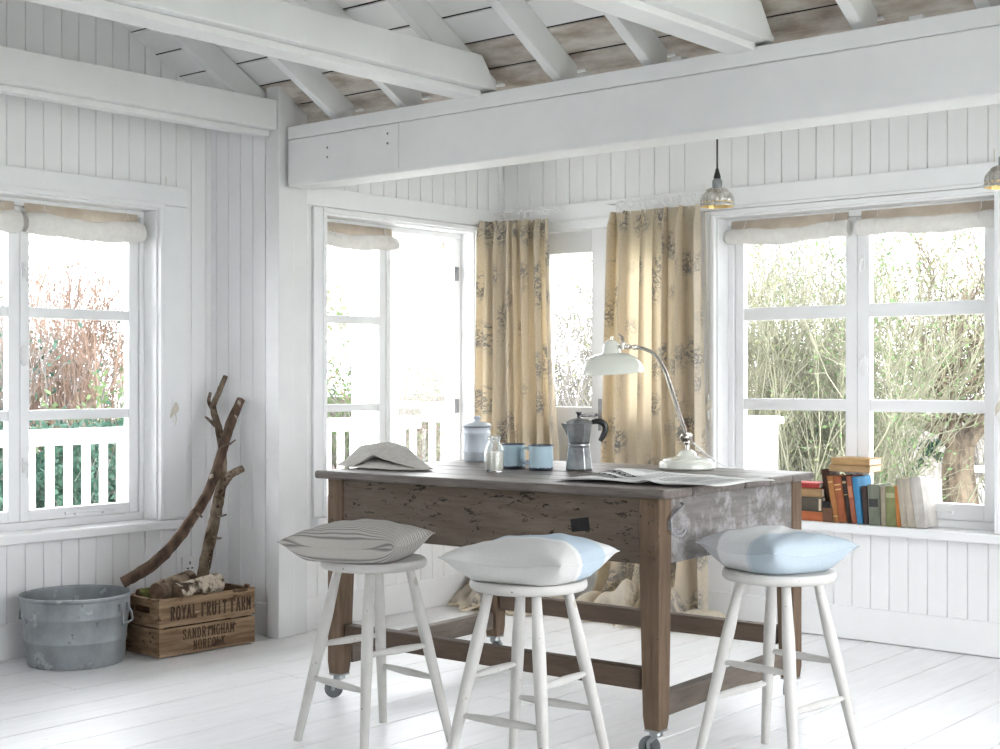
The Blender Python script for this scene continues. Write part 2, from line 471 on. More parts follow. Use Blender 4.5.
# walls behind and to the right of the camera, with wide glazed openings
PR = lambda u, d, z: (X1 - d, u, z)
PE = lambda u, d, z: (u, -1.6 + d, z)
w = MB(); RW = (1.7, 4.8, .35, 2.15)
tg(w, PR, -1.6, RW[0], 0, lambda u: min(ceil_z(u), 4.1), .086, 0); tg(w, PR, RW[1], YD, 0, lambda u: ceil_z(u) if u < 4.2 else ALC, .086, 0)
tg(w, PR, RW[0], RW[1], 0, RW[2], .086, 0); tg(w, PR, RW[0], RW[1], RW[3], ceil_z, .086, 0)
struct(w.build('wall_right', M['wall']))
w = MB(); EW = (-3.2, -1.6, .9, 1.95)
tg(w, PE, XA, EW[0], 0, 2.36, .086, 0); tg(w, PE, EW[1], X1, 0, 2.36, .086, 0)
tg(w, PE, EW[0], EW[1], 0, EW[2], .086, 0); tg(w, PE, EW[0], EW[1], EW[3], 2.36, .086, 0)
struct(w.build('wall_rear', M['wall']))
def big_window(n, P, u0, u1, z0, z1, k):
    root = sroot('window_%d' % n); mb = MB(); g = MB()
    def bx(b, a0_, a1_, b0, b1, d0, d1):
        p, q = P(a0_, d0, b0), P(a1_, d1, b1)
        b.box(*sorted((p[0], q[0])), *sorted((p[1], q[1])), *sorted((p[2], q[2])))
    st = (u1 - u0) / k
    for i in range(k + 1):
        c = u0 + st * i; bx(mb, max(u0, c - .035), min(u1, c + .035), z0, z1, -.1, -.04)
    bx(mb, u0, u1, z0, z0 + .06, -.1, -.035); bx(mb, u0, u1, z1 - .06, z1, -.1, -.035); bx(mb, u0, u1, (z0 + z1) / 2 - .02, (z0 + z1) / 2 + .02, -.095, -.045)
    mb.build('window_frame', M['frame'], root, bevel=.003)
    bx(g, u0, u1, z0, z1, -.072, -.068); g.build('pane', M['glass'], root)
big_window(4, PR, *RW[:2], *RW[2:], 6)
big_window(5, PE, *EW[:2], *EW[2:], 2)

# skirtings
def skirt(name, boxes):
    mb = MB()
    for b in boxes: mb.box(*b)
    return struct(mb.build(name, M['wall'], bevel=.003))
skirt('baseboard_left', [(XA, XA + .016, a0, YB, .0, .145)])
skirt('baseboard_corner', [(XA + .016, XP - .004, YB - .016, YB, 0, .145)])
skirt('baseboard_alcove', [(XC, XC + .014, YB + .1, YD, 0, .145)])
skirt('baseboard_back', [(XC + .014, DX0 - .09, YD - .014, YD, .004, .145), (DX1 + .014, X1, YD - .014, YD, .004, .145)])

# corner post of the alcove opening
mb = MB(); mb.box(-4.775, -4.69, YB - .032, YB + .06, 0, 2.43); mb.box(-4.88, -4.704, YB + .0602, YB + .15, 0, 2.37)
struct(mb.build('trim_1', M['beam'], bevel=.004))

# main ceiling: boards with open gaps under dark felt, both slopes
cb = MB(); pitch = .1305
ys = [4.068 + .1305 * k for k in range(-24, 4)]
for y0, y1 in zip(ys, ys[1:]):
    if y0 < RIDGE: continue
    g = .0062
    for z_off, th in ((0, .006),):
        p = [(y0 + g, ceil_z(y0 + g)), (y1 - g, ceil_z(y1 - g)), (y1 - g, ceil_z(y1 - g) + th), (y0 + g, ceil_z(y0 + g) + th)]
        cb.prism(p, XA - .1, X1, 'yz', 2 if y0 > 4.06 else 0)
yr = [RIDGE - .1305 * k for k in range(0, 24)]
for y1, y0 in zip(yr, yr[1:]):
    g = .0062
    p = [(y0 + g, ceil_z(y0 + g)), (y1 - g, ceil_z(y1 - g)), (y1 - g, ceil_z(y1 - g) + .006), (y0 + g, ceil_z(y0 + g) + .006)]
    cb.prism(p, XA - .1, X1, 'yz', 0)
cb.prism([(4.33, ceil_z(4.33) + .03), (RIDGE, ceil_z(RIDGE) + .03), (yr[-1], ceil_z(yr[-1]) + .03),
          (yr[-1], ceil_z(yr[-1]) + .05), (RIDGE, ceil_z(RIDGE) + .05), (4.33, ceil_z(4.33) + .05)], XA - .1, X1, 'yz', 1)
struct(cb.build('ceiling', [M['ceil'], M['dark'], nmat('stained_eave_board', (.40, .33, .27), (.74, .70, .65), 5, (1, 3, 3), rough=.7, spec=.15)]))
# alcove ceiling
mb = MB(); mb.box(XC - .12, X1, 4.27, YD + .12, ALC, ALC + .03)
struct(mb.build('ceiling_alcove', M['wall']))
for k, x in enumerate([-4.42 + .4 * i for i in range(12)]):
    mb = MB(); mb.box(x, x + .055, 4.27, YD, ALC - .062, ALC + .002)
    struct(mb.build('ceiling_joist', M['frame'], bevel=.004))

# rafters
for i in range(13):
    x = -4.84 + .4035 * i
    mb = MB(); d = .125; y1 = 4.25
    mb.prism([(y1, ceil_z(y1)), (y1, ceil_z(y1) - d), (RIDGE - .02, ceil_z(RIDGE - .02) - d), (RIDGE - .02, ceil_z(RIDGE)-.002)], x, x + .043, 'yz')
    struct(mb.build('rafter', M['beam'], bevel=.003))
# ridge board
mb = MB(); mb.box(XA, X1, RIDGE - .045, RIDGE - .021, ceil_z(RIDGE) - .2, ceil_z(RIDGE) - .02)
struct(mb.build('ridge_board', M['beam']))

# the big beam across the alcove opening, with its top fillet
mb = MB(); mb.box(-4.665, X1, YB, YB + .15, 1.985, 2.19)
o = struct(mb.build('ceiling_beam', M['beam'], bevel=.006))
mb = MB(); mb.box(-4.665, X1, YB - .002, YB + .16, 2.1908, 2.248)
mb.build('beam_fillet', M['beam'], o, bevel=.003)
mb = MB(); mb.box(-4.66, -3.99, YB - .004, YB, 2.0, 2.186)
mb.build('beam_patch', M['beam'], o, bevel=.0015)
nb = MB()
for px, pz in ((-4.41, 2.13), (-4.41, 2.09), (-4.05, 2.15), (-4.05, 2.11)):
    nb.lathe([(0, .0045), (.004, .004), (.005, 0)], 8)
    nb.v[-24:] = [(px + v[0], YB - v[2] - .003, pz + v[1]) for v in nb.v[-24:]]
nb.build('nail_head', M['iron'], o)
# tie beams
for (x0, x1, z0, z1, yend, cut) in ((-4.80, -4.70, 2.236, 2.366, YB - .034, False), (-3.65, -3.50, 2.262, 2.385, YB + .14, True),
                                    (-2.445, -2.295, 2.262, 2.385, YB + .14, True), (-1.24, -1.09, 2.262, 2.385, YB + .14, True), (-.04, .11, 2.262, 2.385, YB + .14, True)):
    mb = MB()
    if cut:
        mb.prism([(-1.55, z0), (YB + .045, z0), (YB + .035, z0 + .02), (YB - .045, z1), (-1.55, z1)], x0, x1, 'yz')
    else:
        mb.box(x0, x1, -1.55, yend, z0, z1)
    o = struct(mb.build('tie_beam', M['beam'], bevel=.004))
    mb = MB(); mb.box(x0, x1 - .045, -1.55, yend - (.0 if not cut else .142), z0 - .026, z0 - .0005)
    mb.build('lower_strip', M['beam'], o, bevel=.003)

# small packing blocks on the beam below the ceiling
for x in (-3.12, -2.71, -2.5, -1.83):
    mb = MB(); mb.box(x, x + .045, YB + .05, YB + .09, 2.2485, 2.275)
    struct(mb.build('packing_block', M['beam'], bevel=.003))

# header rails under the frieze
mb = MB(); mb.box(XC + .02, X1, YD - .022, YD, 1.946, 2.03); mb.box(XC + .02, X1, YD - .03, YD, 1.930, 1.9455)
struct(mb.build('trim_2', M['frame'], bevel=.003))
mb = MB(); mb.box(XC, XC + .022, YB + .15, YD, 1.930, 2.018)
struct(mb.build('trim_3', M['frame'], bevel=.003))

# ------------------------------------------------------------------ windows
def bars(mb, x0, x1, y0, y1, z0, z1, sw, tw, bw, rows):
    """casement ring with glazing bars"""
    mb.box(x0, x0 + sw[0], y0, y1, z0, z1); mb.box(x1 - sw[1], x1, y0, y1, z0, z1)
    xi0, xi1 = x0 + sw[0], x1 - sw[1]
    mb.box(xi0, xi1, y0, y1, rows[0][1], z1); mb.box(xi0, xi1, y0, y1, z0, rows[-1][0])
    for (a, b), (c, d) in zip(rows, rows[1:]):
        mb.box(xi0, xi1, y0 + .004, y1 - .004, d, a)
    # glazing bead
    return xi0, xi1
def window(n, loc, rz, frame, cas, rows, fz=(.53, 1.895), arch=None, recess=.1, sill=None, open_last=None, center=None):
    root = sroot('window_%d' % n, loc, rz)
    fx0, fx1 = frame; y0, y1 = recess, recess + .06
    mb = MB()
    mb.box(fx0, cas[0][0] - .002, y0 - .012, y1, fz[0] + .0125, fz[1] - .0305); mb.box(cas[-1][1] + .002, fx1, y0 - .012, y1, fz[0] + .0125, fz[1] - .0305)
    mb.box(fx0, fx1, y0 - .012, y1, fz[1] - .03, fz[1]); mb.box(fx0, fx1, y0 - .006, y1 + .03, fz[0] - .021, fz[0] + .012)
    if center: mb.box(center[0], center[1], y0 - .004, y1, fz[0] + .0125, fz[1] - .0305)
    mb.build('window_frame', M['frame'], root, bevel=.003)
    # jamb lining
    mb = MB()
    mb.box(fx0 - .02, fx0, .0, .15, fz[0] - .02, fz[1] - .0005); mb.box(fx1, fx1 + .02, .0, .15, fz[0] - .02, fz[1] - .0005)
    mb.box(fx0 - .02, fx1 + .02, .0, .15, fz[1], fz[1] + .03); mb.box(fx0 - .02, fx1 + .02, .02, .2, fz[0] - .05, fz[0] - .021)
    mb.build('jamb_lining', M['frame'], root, bevel=.002)
    # architrave in two steps
    aw0, aw1 = arch
    mb = MB()
    zt = fz[1] + .025
    mb.box(fx0 - aw0, fx0 - .012, -.018, 0, fz[0] - .02, 1.928 if n != 1 else zt - .001)
    mb.box(fx1 + .012, fx1 + aw1, -.018, 0, fz[0] - .02, 1.928 if n != 1 else zt - .001)
    mb.box(fx0 - .03, fx0 - .008, -.026, 0, fz[0] - .02, fz[1] + .0095); mb.box(fx1 + .008, fx1 + .03, -.026, 0, fz[0] - .02, fz[1] + .0095)
    mb.box(fx0 - .03, fx1 + .03, -.026, 0, fz[1] + .01, zt + .008)
    if n == 1: mb.box(fx0 - aw0, fx1 + aw1, -.018, 0, zt, zt + .09)
    mb.build('architrave', M['frame'], root, bevel=.004)
    s0, s1, szf = sill
    mb = MB(); mb.box(fx0 - s0, fx1 + s1, -.045, .105, fz[0] - .062, fz[0] - .0215)
    mb.build('sill', M['frame'], root, bevel=.006)
    out = []
    for k, (c0, c1, sl, sr) in enumerate(cas):
        mb = MB(); z0, z1 = fz[0] + .014, fz[1] - .032
        is_open = open_last is not None and k == len(cas) - 1
        rw = list(rows)
        xi0, xi1 = bars(mb, c0, c1, 0, .04, z0, z1, (sl, sr), .04, .03, rw)
        if is_open:
            for i, v in enumerate(mb.v): mb.v[i] = (v[0] - c1, v[1], v[2])
        co = mb.build('casement', M['frame'], root, bevel=.003)
        off = c1 if is_open else 0
        co.location = (off, recess, 0)
        if is_open: co.rotation_euler = (0, 0, open_last)
        for a, b in rw:
            g = MB(); g.box(xi0 - off - .004, xi1 - off + .004, .017, .021, a - .004, b + .004)
            g.build('pane', M['glass'], co)
        out.append(co)
    return root, out
rowsA = [(1.445, 1.835), (1.010, 1.401), (.590, .967)]
rowsC = [(1.445, 1.835), (1.020, 1.405), (.590, .985)]
rowsD = [(1.475, 1.835), (1.050, 1.415), (.612, .997)]
wA, cA = window(1, (XA, 0, 0), R(90), (2.56, 3.805), [(2.594, 3.193, .045, .052), (3.195, 3.782, .043, .048)], rowsA,
                arch=(.17, .16), sill=(.14, .13, 0))
wC, cC = window(2, (XC, 0, 0), R(90), (4.42, 5.46), [(4.435, 4.918, .045, .043), (4.951, 5.41, .045, .045)], rowsC,
                arch=(.085, .15), sill=(.08, .1, 0), open_last=R(-88), center=(4.92, 4.949))
wD, cD = window(3, (0, YD, 0), 0, (-3.44, -2.135), [(-3.407, -2.787, .044, .056), (-2.785, -2.163, .057, .052)], rowsD,
                arch=(.085, .16), sill=(.06, .3, 0))
# ironmongery on the casements: fasteners on the meeting stile, stays along the bottom rail
def fastener(co, x, zs, side=-1):
    for z in zs:
        mb = MB(); mb.box(x - .009, x + .009, -.008, 0, z - .03, z + .03); mb.tube([(x, -.012, z + .012), (x, -.03, z), (x + side * .004, -.036, z - .05)], [.006, .007, .005], 8)
        mb.build('casement_fastener', M['plastic'], co, smooth=True)
def stay(co, x0, x1, z):
    mb = MB(); mb.tube([(x0, -.014, z), (x0 + .04, -.014, z + .002), (x1 - .03, -.014, z), (x1, -.02, z - .004)], [.007, .0045, .0045, .007], 8)
    mb.box(x0 + .05, x0 + .075, -.016, 0, z - .01, z + .006); mb.box(x1 - .05, x1 - .03, -.016, 0, z - .012, z + .004)
    mb.build('casement_stay', M['frame'], co, smooth=True)
def butterfly(co, x, z):
    mb = MB(); mb.lathe([(0, .012), (.02, .01), (.026, .004), (.026, 0)], 16)
    mb.v = [(x + .9 * v[0], -v[2], z + 1.7 * v[1]) for v in mb.v]
    mb.build('casement_knob', M['plastic'], co, smooth=True)
fastener(cA[1], 3.212, (1.60, .78)); butterfly(cA[1], 3.214, 1.24); stay(cA[1], 3.40, 3.64, .565)
fastener(cD[1], -2.757, (1.66, 1.22)); butterfly(cD[1], -2.757, 1.2); stay(cD[1], -2.56, -2.34, .582)
for z in (1.685, 1.0):                      # hinges of the window standing open
    mb = MB(); mb.box(5.409, 5.439, .082, .0875, z - .035, z + .035); mb.tube([(5.411, .084, z - .037), (5.411, .084, z + .037)], .006, 8)
    mb.build('hinge', M['iron'], wC)

# french doors in the back wall
door = sroot('door_1', (0, YD, 0))
mb = MB()
mb.box(DX0, DX0 + .035, -.0, .12, 0.001, 1.9); mb.box(DX1 - .035, DX1, 0, .12, 0.001, 1.9); mb.box(DX0, DX1, 0, .12, 1.9, 1.935)
mb.box(DX0 - .07, DX0 + .004, -.018, 0, 0.001, 1.904); mb.box(DX1 - .004, DX1 + .012, -.018, 0, 0.001, 1.904); mb.box(DX0 - .07, DX1 + .012, -.018, 0, 1.905, 1.945)
mb.build('door_frame', M['frame'], door, bevel=.004)
for x0, x1 in ((DX0 + .037, -4.082), (-4.078, DX1 - .037)):
    mb = MB(); y0, y1 = .035, .08
    mb.box(x0, x0 + .11, y0, y1, .01, 1.895); mb.box(x1 - .118, x1, y0, y1, .01, 1.895)
    mb.box(x0 + .11, x1 - .118, y0, y1, 1.785, 1.895); mb.box(x0 + .11, x1 - .118, y0, y1, .88, .997); mb.box(x0 + .11, x1 - .118, y0, y1, .01, .2)
    mb.box(x0 + .11, x1 - .118, y0 + .014, y1 - .01, .2, .88)
    lf = mb.build('door_leaf', M['frame'], door, bevel=.004)
    g = MB(); g.box(x0 + .106, x1 - .114, .055, .059, .993, 1.789); g.build('pane', M['glass'], lf)
mb = MB(); mb.tube([(-4.14, .035, .96), (-4.14, -.01, .96)], .008, 10); mb.tube([(-4.14, -.01, .96), (-4.20, -.012, .958), (-4.24, -.01, .955)], .009, 10); mb.box(-4.155, -4.125, .028, .035, .88, 1.04)
mb.build('door_handle', M['iron'], lf, smooth=True)

# ------------------------------------------------------------------ roman blinds, rolled up
def blind(x0, x1, z_top, root_loc, rz, label, seed, drop=.052, rr=.036, local=None):
    t = thing('roman_blind', label, 'blind', root_loc, rz, 'rolled cream window blinds')
    r_ = random.Random(seed)
    L = x1 - x0
    ph = [r_.uniform(0, 6) for _ in range(6)]
    def flat(u, v):
        x = x0 + .006 + u * (L - .012)
        z = z_top - v * drop
        y = -.014 - .012 * v - .005 * math.sin(u * 17 + ph[0]) * v - .004 * math.sin(u * 31 + ph[1]) * v
        return (x, y, z)
    mb = MB(); mb.grid(flat, 40, 6); mb.box(x0 + .004, x1 - .004, -.012, .012, z_top - .02, z_top + .002)
    mb.build('hanging_cloth', M['blind_beige'], t, smooth=True)
    pts_n = 44; n = 18; vs = []; fs = []
    mb = MB()
    def roll(u, v):
        a = 2 * PI * v
        x = x0 - .006 + u * (L + .012)
        wob = 1 + .05 * math.sin(u * 9 + ph[2]) + .05 * math.sin(u * 23 + ph[3] + 2 * a) + .04 * math.sin(3 * a + ph[4] + u * 5)
        e = min(u, 1 - u) * L
        if e < .012: wob *= .86
        sag = -.006 * math.sin(u * PI) * math.sin(u * 5 + ph[5]) + .004 * math.cos(2 * PI * u)
        return (x, -.034 + rr * .86 * wob * math.cos(a), z_top - drop - rr * .72 + sag + rr * wob * math.sin(a))
    mb.grid(roll, 48, 22)
    for u in (0, 1):       # spiral ends
        c = [roll(u, k / 22) for k in range(22)]
        cx = tuple(sum(p[i] for p in c) / 22 for i in range(3))
        q = [tuple(cx[i] + .45 * (p[i] - cx[i]) for i in range(3)) for p in c]
        q = [(p[0] + (.012 if u == 0 else -.012), p[1], p[2]) for p in q]
        mb.add(c + q, [(k, (k + 1) % 22, 22 + (k + 1) % 22, 22 + k) for k in range(22)] + [tuple(range(22, 44))], 0)
    mb.build('rolled_cloth', M['blind_white'], t, smooth=True, angle=60)
    for x in (x0 + .09, x1 - .07):
        mb = MB(); mb.tube([(x, -.028, z_top), (x, -.034, z_top - .03), (x + .001, -.058, z_top - drop + .005), (x + .001, -.069, z_top - drop - .025)], .0022, 6)
        mb.build('tie_tape', M['blind_white'], t)
    return t
blind(2.62, 3.165, 1.878, (XA - .1, 0, 0), R(90), 'rolled blind on the left-hand casement of the left wall window', 1, .055, .045)
blind(3.20, 3.775, 1.878, (XA - .1, 0, 0), R(90), 'rolled cream blind on the left wall window directly above the branches', 2, .055, .045)
blind(4.43, 4.95, 1.878, (XC - .1, 0, 0), R(90), 'rolled blind on the closed casement beside the open alcove window', 3)
bo = blind(.0, .44, 1.85, (XC - .155, 5.405, 0), R(182), 'rolled blind on the casement that swings open onto the porch', 4)
blind(-3.425, -2.815, 1.885, (0, YD + .1, 0), 0, 'rolled cream blind on the left casement of the back window', 5)
blind(-2.765, -2.145, 1.885, (0, YD + .1, 0), 0, 'rolled cream blind on the right casement of the back window, above the old tree', 6)

# cleats with wound blind cord
def cleat(loc, rz, label, ztop):
    t = thing('cord_cleat', label, 'cleat', loc, rz, 'cord cleats beside the windows')
    t.scale = (1.4, 1.2, 1.4)
    mb = MB(); mb.box(-.008, .008, -.008, 0, -.015, .015); mb.tube([(0, -.012, -.042), (0, -.014, 0), (0, -.012, .042)], [.004, .006, .004], 8)
    mb.build('cleat', M['plastic'], t, smooth=True)
    mb = MB()
    for k in range(5):
        s = .006 * (k - 2)
        mb.tube(spline([(-.010, -.014 - .001 * k, -.022 + s * .3), (.004 + s, -.021, 0), (.011, -.015, .024), (-.004, -.021, .004), (-.011, -.015, -.02)], 5), .0022, 6)
    mb.tube(spline([(.006, -.016, .0), (.012, -.014, -.03), (.004, -.013, -.062), (.012, -.012, -.075)], 5), .002, 6)
    mb.tube([(.004, -.012, .03), (-.012, -.004, ztop * .5), (-.02, -.002, ztop)], .0013, 6)
    mb.build('wound_cord', M['cord_cream'], t, smooth=True)
cleat((XA, 3.885, 1.0), R(90), 'cream cord wound on a cleat beside the left wall window', .75)
cleat((-3.475, YD - .018, 1.01), 0, 'cream cord wound on a cleat between the curtain and the back window', .75)
cleat((-2.1, YD - .018, 1.03), 0, 'cream cord wound on a cleat at the right edge of the back window', .75)

# ------------------------------------------------------------------ curtains on a wire
def curtain(x0, x1, xb0, xb1, label, seed, y, pool, skew=0.):
    t = thing('floral_curtain', label, 'curtain', (0, 0, 0), 0, 'floral curtains at the french doors')
    r_ = random.Random(seed); nf = 6.5
    ph = [r_.uniform(0, 6.28) for _ in range(8)]
    Hh = 1.955
    ns, nz = 150, 56
    def pt(u, v):
        # v: 0 top, 1 bottom
        z = Hh * (1 - v)
        wv = u + .018 * math.sin(6.28 * u * 2 + ph[0]) + .01 * math.sin(6.28 * 5 * u + ph[1] + v * 2)
        fl = v ** 1.1
        xa = x0 + (xb0 - x0) * fl; xb = x1 + (xb1 - x1) * fl
        x = xa + (xb - xa) * u
        a = 6.2832 * nf * wv + .7 * math.sin(3 * v + ph[2]) * u
        amp = .036 + .018 * math.sin(u * 9 + ph[3]) + .012 * v
        if v < .04: amp *= .55 + .45 * v / .04
        yy = y - skew * (1 - u) ** 1.5 - amp * (math.sin(a) + .35 * math.sin(2 * a + ph[4])) - .02 * v
        x += .016 * math.cos(a) * (1 - .3 * v)
        if z < .30:
            k = (.30 - z) / .30
            yy -= k * k * pool * (.35 + .65 * math.sin(PI * min(1, max(0, u))) ) + .03 * k * math.sin(a * .5 + ph[5])
            x += k * k * (u - .4) * .10
            z = max(.012 + .012 * (1 + math.sin(a + ph[6])) * k, z * (1 - .25 * k))
        return (x, yy, z)
    mb = MB()
    cloth_w = 1.25
    mb.grid(pt, ns, nz, 0, lambda u, v: (u * cloth_w + seed * .37, (1 - v) * Hh))
    o = mb.build('cloth', M['curtain'], t, smooth=True, angle=180)
    # pooled hem on the floor
    def heap(u, v):
        x = xb0 - .03 + (xb1 - xb0 + .16) * u
        yb = y - .06
        q = v
        zz = (.13 * math.sin(PI * q) ** .8 * math.sin(PI * min(1, .06 + .93 * u)) ** .5) * (1 + .35 * math.sin(u * 21 + ph[1] + 2.5 * q) + .2 * math.sin(u * 43 + ph[5]))
        return (x + .03 * math.sin(q * 5 + u * 7), yb - pool * .9 * (q - .15) - .03 * math.sin(u * 12 + ph[2]) * q, .006 + max(0, zz))
    mb = MB(); mb.grid(heap, 70, 22, 0, lambda u, v: (u * .9 + seed * .61, .2 * v))
    mb.build('pooled_hem', M['curtain'], t, smooth=True, angle=180)
    mb = MB()
    mb.tube([(x0 - .03, y - .005, 2.0), (x1 + .03, y - .005, 2.0)], .0035, 8)
    for xx in (x0 - .025, x1 + .025): mb.tube([(xx, y, 2.0), (xx, YD - .018, 2.0)], .004, 8)
    mb.build('curtain_wire', M['plastic'], t, smooth=True)
    proto = None
    for k in range(11):
        u = (k + .5) / 11 + .02 * math.sin(k * 2.1 + seed)
        if proto is None:
            mb = MB(); mb.tube([(0, .018 * math.cos(2 * PI * j / 14), .018 * math.sin(2 * PI * j / 14)) for j in range(14)], .0026, 6, closed=True)
            mb.tube([(0, 0, -.018), (0, -.004, -.03), (0, -.001, -.05)], .0018, 6)
            proto = mb.build('curtain_ring', M['plastic'], t, smooth=True); c = proto
        else:
            c = proto.copy(); COL.objects.link(c); c.parent = t
        c.location = (x0 + (x1 - x0) * u, y - .005, 2.003 - .014); c.rotation_euler = (0, 0, R(55 * math.sin(k * 1.7 + seed)))
    return t
curtain(-4.715, -4.375, -4.70, -4.27, 'floral cream curtain on the left side of the french doors, behind the blue mugs', 1, 5.60, .42, .12)
curtain(-3.985, -3.475, -4.02, -3.42, 'floral cream curtain on the right side of the french doors, behind the desk lamp', 2, 5.60, .30)

# ------------------------------------------------------------------ table
TC = (-3.033, 3.965); TR_ = R(2.6)
tbl = thing('work_table', 'big weathered wooden worktable on castors in the middle of the room', 'table', (TC[0], TC[1], 0), TR_)
HX, HY, TZ = .725, .52, .815
mb = MB()
yy = -HY
for k, wd in enumerate((.17, .18, .165, .175, .17, .18)):
    y2 = yy + wd
    if k == 5: y2 = HY
    xo = .004 * math.sin(k * 2.3)
    mb.box(-HX + xo, HX + xo * .5, yy + .0012, y2 - .0012, TZ - .028, TZ - .0005 * (k % 3))
    yy = y2
mb.build('tabletop', M['table_top'], tbl, bevel=.007)
lx, ly, lw = HX - .036, HY - .032, .072
ap0, ap1 = .585, TZ - .0285
mb = MB(); mb.box(-lx + lw, lx - lw, -ly + .006, -ly + .034, ap0, ap1); mb.build('front_apron', M['table_front'], tbl, bevel=.003)
mb = MB(); mb.box(-lx + lw, lx - lw, ly - .034, ly - .006, ap0, ap1); mb.build('back_apron', M['table_front'], tbl, bevel=.003)
mb = MB(); mb.box(lx - .034, lx - .005, -ly + lw, ly - lw, ap0, ap1); tag(mb.build('side_apron', M['table_side'], tbl, bevel=.003), 'grey limewashed side board')
mb = MB(); mb.box(-lx + .005, -lx + .034, -ly + lw, ly - lw, ap0, ap1); mb.build('side_apron', M['table_front'], tbl, bevel=.003)
for sx in (-1, 1):
    for sy in (-1, 1):
        mb = MB()
        x0, x1 = sorted((sx * lx, sx * (lx - lw))); y0, y1 = sorted((sy * ly, sy * (ly - lw)))
        tx0, tx1 = (x0, x1)
        ti = .012
        xi0, xi1 = (x0 + (ti if sx > 0 else 0), x1 - (ti if sx < 0 else 0)); yi0, yi1 = (y0 + (ti if sy > 0 else 0), y1 - (ti if sy < 0 else 0))
        lvl = [(ap1, x0, x1, y0, y1), (ap0, x0, x1, y0, y1), (.13, xi0, xi1, yi0, yi1), (.088, xi0 + .004, xi1 - .004, yi0 + .004, yi1 - .004)]
        vs = []
        for z, a, b, c, d in lvl: vs += [(a, c, z), (b, c, z), (b, d, z), (a, d, z)]
        fs = [(0, 1, 2, 3), (15, 14, 13, 12)] + [(i * 4 + j, (i + 1) * 4 + j, (i + 1) * 4 + (j + 1) % 4, i * 4 + (j + 1) % 4) for i in range(3) for j in range(4)]
        mb.add(vs, fs)
        # pegs
        leg = mb.build('leg', M['table_leg'], tbl, bevel=.004)
        if sy < 0:
            for z in (.765, .72, .64, .605):
                pg = MB(); pg.tube([(x0 + .05 if sx > 0 else x1 - .05, y0 - .003, z), (x0 + .05 if sx > 0 else x1 - .05, y0 + .01, z)], .006, 10)
                pg.build('peg', M['table_rail'], leg, smooth=True)
        # castor
        cx, cy = (xi0 + xi1) / 2, (yi0 + yi1) / 2
        ca = MB()
        ca.box(cx - .026, cx + .026, cy - .026, cy + .026, .0835, .0885); ca.lathe([(.0, .083), (.02, .083), (.022, .07), (.014, .066), (0, .066)], 16, (cx, cy, 0))
        an = {(-1, -1): R(215), (1, -1): R(200), (1, 1): R(-70), (-1, 1): R(100)}[(sx, sy)]
        dx, dy = math.cos(an), math.sin(an)
        wx, wy = cx + dx * .02, cy + dy * .02
        for s in (-1, 1):
            ox, oy = -dy * .016 * s, dx * .016 * s
            ca.tube([(cx + ox, cy + oy, .07), (wx + ox * 1.1, wy + oy * 1.1, .05), (wx + ox * 1.1, wy + oy * 1.1, .030)], [.008, .007, .006], 8)
        ca.tube([(wx - dy * .02, wy + dx * .02, .0335), (wx + dy * .02, wy - dx * .02, .0335)], .005, 8)
        cao = ca.build('castor', M['steel'], tbl, smooth=True)
        wh = MB(); Mx = Matrix.Translation((wx, wy, .0335)) @ Matrix.Rotation(an, 4, 'Z') @ Matrix.Rotation(R(90), 4, 'X')
        wh.M = Mx; wh.lathe([(.006, -.011), (.026, -.011), (.0325, -.007), (.0335, 0), (.0325, .007), (.026, .011), (.006, .011)], 24)
        wh.build('wheel', M['rubber'], cao, smooth=True)
mb = MB(); mb.box(-lx + lw, lx - lw, -ly + .012, -ly + .055, .202, .268); mb.build('stretcher', M['table_rail'], tbl, bevel=.004)
mb = MB(); mb.box(-lx + lw, lx - lw, ly - .055, ly - .012, .202, .268); mb.build('stretcher', M['table_rail'], tbl, bevel=.004)
mb = MB(); mb.box(lx - .055, lx - .012, -ly + lw, ly - lw, .122, .192); mb.build('stretcher', M['table_rail_y'], tbl, bevel=.004)
mb = MB(); mb.box(-lx + .012, -lx + .055, -ly + lw, ly - lw, .122, .192); mb.build('stretcher', M['table_rail_y'], tbl, bevel=.004)
# iron hook on the grey side, dark repair on the front
mb = MB()
hx = lx + .002
mb.tube(spline([(hx, -ly + .125, .765), (hx + .012, -ly + .115, .757), (hx + .012, -ly + .05, .728), (hx + .012, -ly + .048, .70), (hx + .014, -ly + .052, .678), (hx + .03, -ly + .075, .672), (hx + .036, -ly + .09, .688)], 5), .0042, 8)
mb.box(hx - .004, hx + .006, -ly + .044, -ly + .06, .69, .715)
tag(mb.build('hook', M['iron'], tbl, smooth=True), 'bent grey iron hook')
mb = MB(); mb.M = Matrix.Translation((.40, -ly + .0052, .69)) @ Matrix.Rotation(R(-9), 4, 'Y'); mb.box(-.034, .034, -.0015, .002, -.02, .02)
mb.build('repair_patch', M['ink'], tbl, bevel=.001)

